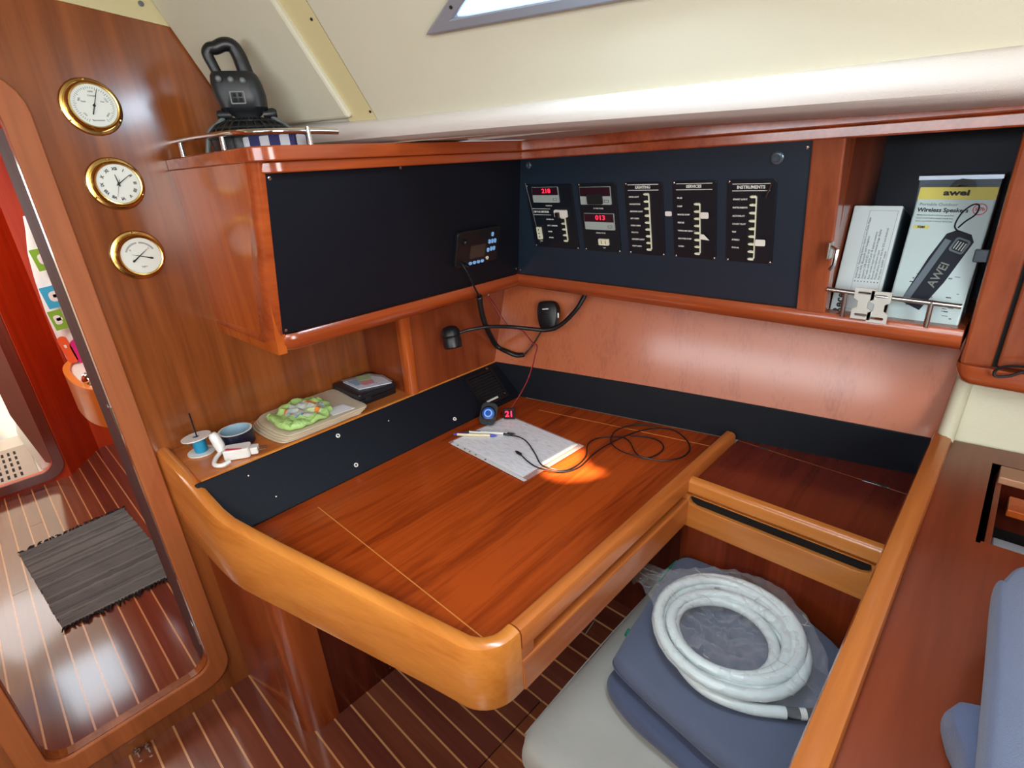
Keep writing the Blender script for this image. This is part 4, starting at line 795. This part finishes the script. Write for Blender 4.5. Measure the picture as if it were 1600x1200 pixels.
# ------------------------------------------------------------------ clocks on the bulkhead
def gauge(name, label, cat, y, z, kind):
    t = Thing(name, label, cat, (0, y, z), 'brass gauges on the bulkhead'); f = YZ.sub(y, z)
    t.part('flange', MB().lathe([(.060, 0), (.060, .002), (.0575, .006), (.053, .007), (.0525, .004)], f, 48), 'brass')
    t.part('bezel', MB().lathe([(.0505, .004), (.0505, .026), (.0488, .032), (.0465, .035), (.0440, .0345), (.0430, .0325)], f, 48, cap=False), 'brass')
    t.part('dial', MB().lathe([(.0436, .028), (.0436, .0320)], f, 48), 'dial')
    for a in (90, 210, 330): screw(t, f, .0555 * math.cos(math.radians(a)), .0555 * math.sin(math.radians(a)), .0022, 'brass', c=.006)
    def hand(ang, l, w, back=.006, c=.0340):
        g = f.sub(0, 0, 0, math.radians(ang)); t.part('hand', MB().prism([(-back, -w), (l, -w * .4), (l, w * .4), (-back, w)], g, c, c + .0006), 'ink')
    def tick(ang, r0, r1, w, mat='ink'):
        g = f.sub(0, 0, 0, math.radians(ang)); return MB().box(r0, r1, -w, w, .0320, .0324, g)
    if kind == 'clock':
        for i in range(12):
            w = ('XII', 'I', 'II', 'III', 'IIII', 'V', 'VI', 'VII', 'VIII', 'IX', 'X', 'XI')[i]; a = math.radians(90 - 30 * i)
            t.text(w, f.sub(.033 * math.cos(a), .033 * math.sin(a), .0320, a - math.pi / 2), .0088, 'ink', name='numeral', bold=.0003)
        hand(98, .021, .0016); hand(35, .032, .0012); hand(250, .030, .0005, .010, .0347)
    elif kind == 'barometer':
        for i in range(0, 46): 
            o = t.part('tick', tick(-60 + 300 * i / 45 - 0, .034 if i % 5 else .032, .038, .0005), 'ink_soft')
        for i, w in enumerate(('960', '980', '1000', '1020', '1040')):
            a = math.radians(220 - 65 * i); t.text(w, f.sub(.028 * math.cos(a), .028 * math.sin(a), .0320, a - math.pi / 2), .0055, 'ink_soft', name='numeral')
        t.text('Barometer', f.sub(0, -.030, .0320), .0055, 'ink_soft'); t.text('Change', f.sub(0, .020, .0320), .005, 'ink_soft'); t.text('Rain', f.sub(-.018, .008, .0320), .005, 'ink_soft'); t.text('Fair', f.sub(.018, .008, .0320), .005, 'ink_soft')
        hand(68, .034, .0012, .020); hand(250, .016, .0010, .004, .0332)
    else:
        for i in range(0, 25): t.part('tick', tick(25 + 60 * i / 24, .030, .034, .0004), 'ink_soft'); t.part('tick', tick(95 + 60 * i / 24, .030, .034, .0004), 'ink_soft')
        g = f.sub(-.018, -.010, 0, math.radians(36)); t.part('hand', MB().prism([(-.004, -.0018), (.042, -.0003), (.042, .0003), (-.004, .0018)], g, .0340, .0345), 'ink')
        g = f.sub(.020, -.008, 0, math.radians(161)); t.part('hand', MB().prism([(-.004, -.0018), (.042, -.0003), (.042, .0003), (-.004, .0018)], g, .0333, .0338), 'ink')
        t.text('%', f.sub(-.020, .016, .0320), .006, 'ink_soft'); t.text('C', f.sub(.020, .016, .0320), .006, 'ink_soft'); t.text('hygro', f.sub(0, -.026, .0320), .0055, 'ink_soft')
    t.part('hub', MB().lathe([(.003, .0320), (.003, .0265), (.0015, .0275)], f if kind != 'thermo' else f.sub(-.018, -.010), 14), 'brass' if kind != 'thermo' else 'ink')
    if kind == 'thermo': t.part('hub', MB().lathe([(.003, .0320), (.003, .0265), (.0015, .0275)], f.sub(.020, -.008), 14), 'ink')
gauge('barometer', 'round brass barometer, topmost of the three gauges on the bulkhead', 'barometer', .336, 1.773, 'barometer')
gauge('ship_clock', 'round brass clock with roman numerals, middle of the three gauges', 'clock', .335, 1.607, 'clock')
gauge('thermometer', 'round brass thermometer and hygrometer with two crossed hands, lowest of the gauges', 'thermometer', .334, 1.438, 'thermo')

# ------------------------------------------------------------------ on top of the cabinet
ZT = 1.658
r2 = Thing('cabinet_top_rail', 'polished steel guard rail around the top corner of the cabinet', 'rail', (.35, .5, ZT))
rp_ = spline([(.0, .487, 1.698), (.15, .487, 1.697), (.32, .488, 1.693), (.40, .492, 1.690), (.45, .510, 1.688), (.475, .545, 1.687), (.488, .60, 1.686), (.498, .665, 1.684)], 8)
r2.part('bar', MB().tube(rp_, .0058, 10), 'chrome')
for p in ((.045, .488), (.315, .490), (.492, .60)): r2.part('stanchion', MB().tube([(p[0], p[1], ZT), (p[0], p[1], 1.694)], [.006, .005], 10), 'chrome')
fan = Thing('camping_fan', 'black portable camping fan with a carrying handle, face down on the cabinet', 'fan', (.265, .555, ZT))
F0 = Fr((.250, .584, ZT + .020), (.45, .89, 0), (-.89, .45, 0))
fan.part('fan_cage', MB().lathe([(.088, -.016), (.090, .010), (.086, .022), (.070, .036), (.045, .046), (.026, .050)], F0, 32), 'black_plastic')
for i in range(28):
    a = 2 * math.pi * i / 28
    fan.part('cage_rib', MB().tube([F0.P(r * math.cos(a), r * math.sin(a), h) for r, h in ((.030, .052), (.046, .049), (.072, .039), (.088, .024), (.092, .008))], .0018, 5), 'dark_plastic')
for r, h in ((.092, .010), (.082, .030), (.060, .044)):
    fan.part('cage_ring', MB().tube([F0.P(r * math.cos(a), r * math.sin(a), h) for a in [2 * math.pi * i / 32 for i in range(33)]], .0018, 5, False), 'dark_plastic')
secs = []
for h, a, b in ((.044, .024, .022), (.056, .028, .024), (.066, .040, .032), (.073, .050, .038), (.098, .054, .040), (.122, .053, .040), (.138, .049, .036), (.145, .044, .030)):
    secs.append([F0.P(math.copysign(abs(math.cos(t)) ** .6, math.cos(t)) * a - (h - .05) * .12, math.copysign(abs(math.sin(t)) ** .6, math.sin(t)) * b, h) for t in [2 * math.pi * i / 24 for i in range(24)]])
fan.part('housing', MB().sweep(secs), 'dark_plastic')
for s_ in (-1, 1):
    fan.part('pivot', MB().tube([F0.P(s_ * .034, 0, .060), F0.P(s_ * .058, 0, .061), F0.P(s_ * .064, 0, .061)], [.012, .012, .008], 14), 'black_plastic')
    fan.part('stand_arm', MB().tube(spline([F0.P(s_ * .050, -.004, .056), F0.P(s_ * .066, -.008, .042), F0.P(s_ * .088, -.012, .024), F0.P(s_ * .100, -.016, -.018)], 5), .0052, 8), 'grey_plastic')
hd = spline([F0.P(-.040, -.01, .135), F0.P(-.048, -.01, .160), F0.P(-.053, -.01, .180), F0.P(-.046, -.01, .190), F0.P(-.034, -.01, .192), F0.P(-.016, -.008, .199), F0.P(.000, -.005, .196), F0.P(.009, -.004, .178), F0.P(.013, -.004, .158), F0.P(.018, -.004, .130)], 5)
fan.part('handle', MB().tube(hd, [.0105 + .0065 * (i / len(hd)) for i in range(len(hd))], 12), 'black_plastic')
for a, h in ((-.034, .128), (-.010, .126), (.014, .124)):
    fan.part('knob', MB().lathe([(.0065, 0), (.0065, .006), (.0035, .009)], Fr(F0.P(a - .006, -.037, h), F0.u, V((0, 0, 1))), 14), 'grey_plastic')
k2 = Fr(F0.P(-.010, -.0405, .092), F0.u, V((0, 0, 1)))
fan.part('battery_window', ring(rrect(-.015, .016, -.014, .012, .002, 2), rrect(-.0125, .0135, -.0115, .0095, .002, 2), k2, 0, .003), 'grey_plastic')
for a, b in ((-.006, -.006), (.006, -.006), (-.006, .004), (.006, .004)): fan.part('vent', MB().box(a - .003, a + .004, b - .003, b + .004, .001, .003, k2), 'gap_black')
pk = Thing('striped_packet', 'packet with navy and white stripes lying behind the steel rail', 'packet', (.40, .58, ZT))
fk = Fr((.330, .535, ZT), (.72, .69, 0), (0, 0, 1)); fk = Fr((.335, .520, ZT + .001), (.86, .50, 0), (-.50, .86, 0))
pk.part('packet', MB().prism(rrect(0, .135, 0, .05, .012, 4), fk, 0, .026), 'white_cloth', bevel=.004)
for i in range(3): pk.part('stripe', MB().box(.022 + .050 * i, .048 + .050 * i if i < 2 else .134, -.0006, .0506, .001, .0268, fk), 'navy')

# ------------------------------------------------------------------ things on the side shelf
ZS = .90
s = Thing('wire_spool', 'white spool with blue thread and a dark rod through it on the shelf', 'spool', (.085, .318, ZS))
f = Fr((.085, .318, ZS), (1, 0, 0), (0, 1, 0))
s.part('lower_flange', MB().lathe([(.036, .001), (.036, .004)], f, 28), 'white_plastic'); s.part('upper_flange', MB().lathe([(.009, .0), (.038, .0), (.038, .003), (.009, .003)], Fr((.080, .316, ZS + .046), (1, 0, .08), (0, 1, .05)), 28, cap=False), 'white_plastic')
s.part('thread', MB().lathe([(.015, .003), (.017, .012), (.017, .036), (.015, .046)], f, 24), 'blue_thread', label='turquoise blue thread')
s.part('rod', MB().tube([(.083, .318, ZS + .02), (.078, .318, ZS + .120)], .0020, 6), 'black_plastic'); s.part('wire_end', MB().tube(spline([(.06, .30, ZS + .045), (.055, .296, ZS + .03), (.05, .305, ZS + .008), (.09, .345, ZS + .003), (.12, .36, ZS + .004)], 4), .0012, 5), 'grey_plastic')
s = Thing('tape_roll', 'roll of dark navy adhesive tape with a printed pale core on the shelf', 'tape', (.105, .405, ZS))
f = Fr((.112, .408, ZS), (1, 0, 0), (0, 1, 0))
s.part('tape', MB().lathe([(.042, .001), (.046, .001), (.046, .042), (.0435, .0425)], f, 36, cap=False), 'tape_navy')
s.part('core', MB().lathe([(.0435, .0428), (.040, .0428), (.040, .002), (.0435, .001)], f, 36, cap=False), 'tape_core'); s.part('wrap', MB().lathe([(.0455, .0425), (.0435, .0432), (.0395, .043)], f, 36, cap=False), 'white_plastic')
s.part('inner_floor', MB().lathe([(.040, .001), (.040, .0025)], f, 30), 'tape_core')
s = Thing('usb_charger', 'white plug charger with a coiled white cable and a red strip at the shelf edge', 'charger', (.19, .385, ZS))
f = Fr((.203, .388, ZS), (.52, .85, 0), (-.85, .52, 0))
s.part('body', MB().prism(rrect(-.046, .020, -.022, .022, .007, 4), f, .001, .030), 'white_gloss', bevel=.003)
s.part('plug', MB().prism(rrect(.020, .040, -.013, .013, .004, 3), f, .004, .024), 'white_gloss', bevel=.002)
for q in (-.008, .008): s.part('pin', MB().tube([f.P(.040, q, .014), f.P(.060, q, .014)], .0022, 6), 'steel')
s.part('strip', MB().prism([(-.040, -.014), (-.036, -.006), (.004, -.019), (.0, -.0215)], f, .030, .0315), 'red_strap', label='red strip')
s.part('car_plug', MB().tube([(.150, .352, ZS + .012), (.143, .350, ZS + .030), (.132, .346, ZS + .056), (.130, .345, ZS + .064)], [.012, .014, .013, .008], 14), 'white_gloss')
s.part('cable', MB().tube(spline([(.150, .350, ZS + .012), (.175, .325, ZS + .008), (.205, .312, ZS + .007), (.225, .325, ZS + .007), (.222, .345, ZS + .009)], 5), .0060, 8), 'white_gloss')
s = Thing('paper_bag', 'folded beige paper bag lying flat on the shelf', 'bag', (.12, .62, ZS))
ob = closed_spline([(.020, .500, 0), (.060, .470, 0), (.14, .468, 0), (.215, .480, 0), (.238, .505, 0), (.240, .60, 0), (.238, .70, 0), (.232, .742, 0), (.14, .745, 0), (.025, .748, 0), (.012, .70, 0), (.012, .58, 0)], 4)
for i in range(4): s.part('fold', puff(MB(), [(p.x + .002 * i, p.y + (.006 * i)) for p in ob], ZS + .001 + .0055 * i, ZS + .0065 + .0055 * i, .005, .001, .0015, 20, i), 'kraft')
s.part('paper_slip', MB().prism([(.165, .655), (.225, .650), (.232, .722), (.175, .712)], WORLD, ZS + .0245, ZS + .0255), 'paper')
s = Thing('green_snack_bag', 'crumpled green snack wrapper with a see-through middle on the paper bag', 'wrapper', (.15, .60, ZS + .025))
og = closed_spline([(.075, .555, 0), (.10, .505, 0), (.17, .498, 0), (.228, .515, 0), (.236, .57, 0), (.226, .63, 0), (.19, .668, 0), (.10, .680, 0), (.06, .65, 0), (.055, .60, 0)], 6)
og = [(p.x + .004 * noise.noise(V((p.x * 90, p.y * 90, 0))), p.y + .004 * noise.noise(V((p.x * 90, p.y * 90, 4)))) for p in og]
s.part('wrapper', puff(MB(), og, ZS + .027, ZS + .044, .010, .003, .013, 44, 5, 12), 'wrapper_print')
s = Thing('black_case', 'flat black case at the end of the shelf by the divider', 'case', (.11, .84, ZS))
s.part('lower_shell', MB().prism(rrect(.020, .190, .765, .905, .008, 3), WORLD, ZS + .001, ZS + .020), 'black_plastic', bevel=.002); s.part('upper_shell', MB().prism(rrect(.018, .192, .763, .907, .008, 3), WORLD, ZS + .0215, ZS + .040), 'panel_face', bevel=.003)
s.part('clasp', MB().box(.190, .195, .785, .805, ZS + .012, ZS + .030), 'dark_plastic', bevel=.001)
s = Thing('card_packet', 'small clear packet of colourful cards on the black case', 'packet', (.12, .84, ZS + .041))
s.part('card', MB().prism([(.045, .792), (.150, .790), (.190, .890), (.120, .900), (.070, .880)], WORLD, ZS + .041, ZS + .044), 'white_cloth'); s.part('card', MB().prism([(.06, .80), (.12, .80), (.125, .86), (.07, .87)], WORLD, ZS + .0441, ZS + .046), 'blue_thread')
s.part('card', MB().prism([(.05, .84), (.09, .825), (.11, .86), (.07, .885)], WORLD, ZS + .0461, ZS + .048), 'towel_green'); s.part('card', MB().prism([(.10, .82), (.14, .815), (.15, .85), (.115, .86)], WORLD, ZS + .0461, ZS + .048), 'wrap_red')
s.part('film', MB().prism([(.040, .788), (.155, .786), (.195, .893), (.118, .904), (.065, .884)], WORLD, ZS + .049, ZS + .0495), 'clear_sleeve')

# ------------------------------------------------------------------ things on the table
zt = Z + .0006
s = Thing('document_sleeve', 'clear plastic sleeve of printed white pages on the chart table', 'document', (.6, 1.03, Z))
s.part('pages', MB().prism([(.434, .932), (.752, .915), (.764, 1.158), (.452, 1.172)], WORLD, zt + .001, zt + .004), 'paper')
s.part('page', MB().prism([(.438, .940), (.748, .921), (.760, 1.154), (.458, 1.166)], WORLD, zt + .0042, zt + .0048), 'printed_page', label='top page covered in printed lines')
s.part('punched_edge', MB().prism([(.440, .916), (.770, .902), (.771, .912), (.440, .930)], WORLD, zt + .002, zt + .003), 'white_gloss')
for q in ((.467, .923), (.502, .921), (.527, .920), (.556, .918), (.600, .9165)): s.part('punch_hole', MB().lathe([(.0032, 0), (.0032, .0005)], Fr((q[0], q[1], zt + .003), (1, 0, 0), (0, 1, 0)), 10), 'gap_black')
s.part('sleeve', MB().prism([(.430, .914), (.776, .900), (.787, 1.160), (.448, 1.176)], WORLD, zt + .0052, zt + .0056), 'clear_sleeve')
zp = zt + .0062
def pen(name, label, a, b, body, tip, clip):
    t = Thing(name, label, 'pen', a, 'pens on the document'); A = V(a); B = V(b); d = (B - A)
    t.part('barrel', MB().tube([A + d * .08, A + d * .84], .0046, 10), body); t.part('tip', MB().tube([A + d * .84, A + d * .93, B], [.0048, .0040, .0010], 10), tip)
    t.part('button', MB().tube([A, A + d * .08], [.0028, .0040], 8), tip); t.part('clip', MB().box(-.0012, .0012, 0, .035, .004, .0058, Fr(A + d * .1, d.cross(V((0, 0, 1))), d)), clip)
pen('ballpoint_pen', 'cream pen with blue ends, the one nearest the table edge', (.412, .955, zp + .005), (.533, 1.035, zp + .005), 'pen_cream', 'pen_blue', 'pen_blue')
pen('ballpoint_pen', 'white pen with a black tip lying behind the cream pen', (.430, .990, zp + .005), (.572, 1.080, zp + .005), 'white_gloss', 'black_plastic', 'black_plastic')
s = Thing('usb_socket', 'round black panel socket with a blue lit lid lying on the pages', 'socket', (.43, 1.13, Z))
f = Fr((.440, 1.090, zp + .034), (.80, .50, -.14), (-.30, .50, .68)); K = 1.3
s.part('faceplate', MB().prism(rrect(-.022 * K, .022 * K, -.030 * K, .030 * K, .014 * K, 6), f, 0, .006), 'dark_plastic', bevel=.001); s.part('barrel', MB().lathe([(.017 * K, -.046), (.018 * K, 0), (.0195 * K, .006), (.0195 * K, .010), (.0165 * K, .012), (.0165 * K, .009)], f, 28), 'black_plastic')
s.part('lit_lid', MB().lathe([(.0155 * K, .009), (.0155 * K, .0105), (.010 * K, .012)], f, 24), 'led_blue', label='blue glowing lid'); s.part('lid_mark', ring([(.014 * math.cos(a), .014 * math.sin(a)) for a in [2 * math.pi * i / 16 for i in range(16)]], [(.010 * math.cos(a), .010 * math.sin(a)) for a in [2 * math.pi * i / 16 for i in range(16)]], f, .0112, .0126), 'key_blue')
for q in (-.037, .037): screw(s, f, 0, q, .0025, 'ink', c=.006)
s = Thing('voltmeter_display', 'tiny red lit voltage display standing beside the round socket', 'display', (.46, 1.15, Z))
f = Fr((.478, 1.150, zp + .001), (.80, .60, 0), (-.1, .1, 1)); s.part('body', MB().box(-.019, .019, 0, .038, -.010, 0, f), 'black_plastic', bevel=.001); s.part('window', MB().box(-.016, .016, .004, .034, 0, .0006, f), 'display_red_back'); s.text('21', f.sub(0, .019, .0006), .029, 'led_red', name='digits', bold=.0008)
ck = Thing('usb_cable', 'thin black cable looped on the table with two small plugs on the pages', 'cable', (.85, 1.2, Z))
cA = [(0.562, 1.065, 0), (0.595, 1.075, 0), (0.641, 1.063, 0), (0.707, 1.024, 0), (0.755, 0.992, 0), (0.787, 0.991, 0), (0.821, 1.013, 0), (0.834, 1.055, 0), (0.824, 1.116, 0), (0.795, 1.166, 0), (0.785, 1.22, 0), (0.809, 1.255, 0), (0.849, 1.274, 0), (0.886, 1.262, 0), (0.926, 1.223, 0), (0.962, 1.209, 0), (0.982, 1.248, 0), (0.979, 1.298, 0), (0.947, 1.329, 0), (0.904, 1.327, 0), (0.86, 1.304, 0)]
cB = [(0.676, 0.995, 0), (0.716, 0.98, 0), (0.754, 0.973, 0), (0.783, 0.979, 0), (0.825, 1.008, 0), (0.844, 1.057, 0), (0.835, 1.133, 0), (0.834, 1.201, 0), (0.844, 1.275, 0), (0.866, 1.352, 0), (0.901, 1.400, 0), (0.95, 1.420, 0), (1.009, 1.386, 0), (1.043, 1.338, 0), (1.045, 1.282, 0), (1.011, 1.233, 0), (0.962, 1.209, 0), (0.903, 1.2, 0), (0.854, 1.216, 0), (0.82, 1.257, 0), (0.81, 1.32, 0), (0.843, 1.380, 0), (0.897, 1.405, 0)]
def onz(p, hi): 
    on = .43 < p[0] < .80 and p[1] < 1.17
    return V((p[0], p[1], (zp + .0025 if on else Z + .0028) + hi))
ck.part('cable', MB().tube(spline([onz(p, .0005 + (.004 if i in (12, 13, 14) else 0)) for i, p in enumerate(cA)], 5), .0020, 7), 'black_plastic'); ck.part('cable', MB().tube(spline([onz(p, .0 + (.004 if i > 15 else 0)) for i, p in enumerate(cB)], 5), .0020, 7), 'black_plastic')
for a, b in (((.562, 1.065), (.540, 1.058)), ((.676, .995), (.655, .998))):
    A = V((a[0], a[1], zp + .0045)); B = V((b[0], b[1], zp + .0045)); p_ = ck.part('plug', MB().tube([A, A.lerp(B, .15), B], [.0022, .0042, .0045], 8), 'black_plastic'); ck.part('plug_tip', MB().tube([B, B + (B - A) * .35], .0028, 6), 'steel', parent=p_)

# ------------------------------------------------------------------ forward passage
rug = Thing('rag_rug', 'dark grey woven rag rug with black fringes, beyond the doorway', 'rug', (-1.15, .02, .001))
NX, NY = 52, 26; vs = []
def rugp(s_, t_):
    A, B, C_, D = V((-1.535, -.213)), V((-1.575, .225)), V((-.775, .262)), V((-.782, -.150)); a = A.lerp(B, t_); b = D.lerp(C_, t_); return a.lerp(b, s_)
for i in range(NX + 1):
    for j in range(NY + 1):
        p = rugp(i / NX, j / NY); e = .012 * noise.noise(V((p.x * 24, j * .9, 4))) if j in (0, NY) else 0
        vs.append(V((p.x + .003 * noise.noise(V((j * .6, i * 1.1, 2))), p.y + e, .008 + .0028 * (i % 2) + .002 * noise.noise(V((p.x * 40, p.y * 9, 1))))))
NR = 40
for i in range(NR):
    s0 = (i + .5) / NR; pth = []
    for j in range(19):
        t_ = j / 18; p = rugp(s0 + .007 * noise.noise(V((i * 3.1, j * .8, 0))), t_ + (.018 * noise.noise(V((i * 5.3, 1, 2))) if j in (0, 18) else 0)); pth.append(V((p.x, p.y, .008 + .003 * noise.noise(V((i * 1.7, j * .9, 4))))))
    rw = .0105 * (1 + .25 * noise.noise(V((i * 2.3, 7, 7)))); mb = MB(); secs = []
    for q, p in enumerate(pth):
        w_ = rw * (1 + .22 * noise.noise(V((i * 4.7, q * 1.3, 9)))); secs.append([p + V((w_ * math.cos(a), 0, .0038 * math.sin(a))) for a in [2 * math.pi * k_ / 8 for k_ in range(8)]])
    rug.part('woven_strip', mb.sweep(secs), ('rug_grey', 'rug_mid', 'rug_grey', 'rug_light', 'rug_grey', 'rug_mid', 'rug_light')[random.randrange(7)])
for e in (0, 1):
    m_ = MB()
    for k_ in range(34):
        t_ = (k_ + .5) / 34; p = rugp(e, t_); d = -1 if e == 0 else 1; w = random.uniform(-.02, .02); l = random.uniform(.012, .034)
        m_.tube(spline([(p.x - d * .004, p.y, .007), (p.x + d * l * .5, p.y + w * .5, .012), (p.x + d * l, p.y + w, .006)], 3), [.005, .005, .005, .004, .003, .0025, .002][:7], 5)
    rug.part('fringe', m_, 'rug_dark', stuff=True)
lf = Thing('door_leaf', 'dark folded door leaf standing open just inside the doorway', 'door leaf', (-.12, .18, .02))
lf.part('leaf', MB().box(-.262, -.031, .1705, .200, .020, 1.735), 'dark_leaf', bevel=.003)
for z in (1.02, .24):
    h = lf.part('hinge', MB().box(-.075, -.040, .1695, .1715, z - .04, z + .04), 'steel', label='steel hinge plate'); lf.part('knuckle', MB().tube([(-.040, .170, z - .04), (-.040, .170, z + .04)], .004, 8), 'steel', parent=h)
kn = Thing('door_stop', 'pair of small round metal door stops at the foot of the sill', 'door stop', (.03, -.066, 0))
for x, y in ((.020, -.079), (.028, -.052)): kn.part('knob', MB().lathe([(.004, 0), (.004, .012), (.010, .014), (.011, .020), (.008, .026), (.003, .028)], Fr((x, y, .0), (1, 0, 0), (0, 1, 0)), 14), 'steel')
wsd = Thing('washstand', 'rounded orange-brown washstand corner in the forward cabin', 'washstand', (-1.8, .6, 0))
wo = [(p.x, p.y) for p in spline([(-1.95, .46, 0), (-1.85, .30, 0), (-1.75, .235, 0), (-1.60, .207, 0), (-1.40, .206, 0), (-1.25, .224, 0), (-1.15, .265, 0), (-1.08, .36, 0), (-1.05, .60, 0)], 4)] + [(-1.05, .92), (-1.95, .92)]
wi = [(-1.5 + (x + 1.5) * .93, .60 + (y - .60) * .93) for x, y in wo]
wsd.part('apron', MB().prism(wo, WORLD, .61, .775, True), 'orange_wood'); wsd.part('rim', ring(wo, wi, WORLD, .772, .795), 'orange_wood', label='raised orange wooden rim')
wsd.part('counter', MB().prism(wi, WORLD, .770, .782, True), 'shower_white')
wsd.part('column', MB().box(-1.98, -1.5, .33, .92, 0, .61), 'darkred_wood')
wsd.part('tap', MB().lathe([(.014, 0), (.024, .01), (.028, .03), (.020, .05), (.008, .058)], Fr((-1.30, .262, .782), (1, 0, 0), (0, 1, 0)), 18), 'chrome')
tw = Thing('printed_towel', 'white towel printed with coloured toy motifs hanging above the washstand', 'towel', (-1.72, .36, .80))
vs = []; ed = [(1.50, .300), (1.44, .290), (1.337, .265), (1.218, .252), (1.06, .243), (.93, .245), (.80, .252)]
def tedge(z):
    for (z0, y0), (z1, y1) in zip(ed[:-1], ed[1:]):
        if z >= z1: return y0 + (y1 - y0) * (z0 - z) / (z0 - z1)
    return ed[-1][1]
for j in range(29):
    t_ = j / 28; z = 1.50 - .70 * t_; yl = tedge(z)
    for i in range(13): s_ = i / 12; vs.append(V((-1.76 - .016 * math.sin(s_ * 13 + t_ * 2), yl + .32 * s_, z)))
m_ = MB(); m_.add(vs, [(j * 13 + i, j * 13 + i + 1, (j + 1) * 13 + i + 1, (j + 1) * 13 + i) for j in range(28) for i in range(12)], True); o = tw.part('cloth', m_, 'towel_white')
md = o.modifiers.new('thick', 'SOLIDIFY'); md.thickness = .004
ft = Fr((-1.738, 0, 0), (0, 1, 0), (0, 0, 1))
for y, z, hx, hz, mt in ((.310, 1.305, .038, .050, 'towel_green'), (.300, 1.128, .046, .052, 'towel_blue'), (.275, 1.015, .026, .048, 'towel_green'), (.266, .862, .020, .072, 'towel_orange'), (.320, .842, .038, .068, 'towel_pink')):
    rnd = mt in ('towel_orange', 'towel_pink'); q_ = ft.sub(y, z, 0, .12 if rnd else .10)
    q = tw.part('printed_motif', MB().prism(rrect(-hx, hx, -hz, hz, min(hx, hz) * (.95 if rnd else .08), 4), q_, 0, .0015), mt)
    if not rnd: tw.part('motif_figure', MB().prism(rrect(-hx * .55, hx * .5, -hz * .45, hz * .5, hx * .4, 4), q_, .0015, .002), 'towel_white', parent=q); tw.part('motif_figure', MB().prism(rrect(-hx * .2, hx * .75, -hz * .1, hz * .2, hx * .1, 4), q_, .0015, .002), 'towel_white', parent=q)
    else: tw.part('motif_figure', MB().prism(rrect(-hx * .3, hx * .2, hz * .15, hz * .4, hx * .22, 4), q_, .0015, .002), 'towel_white', parent=q)
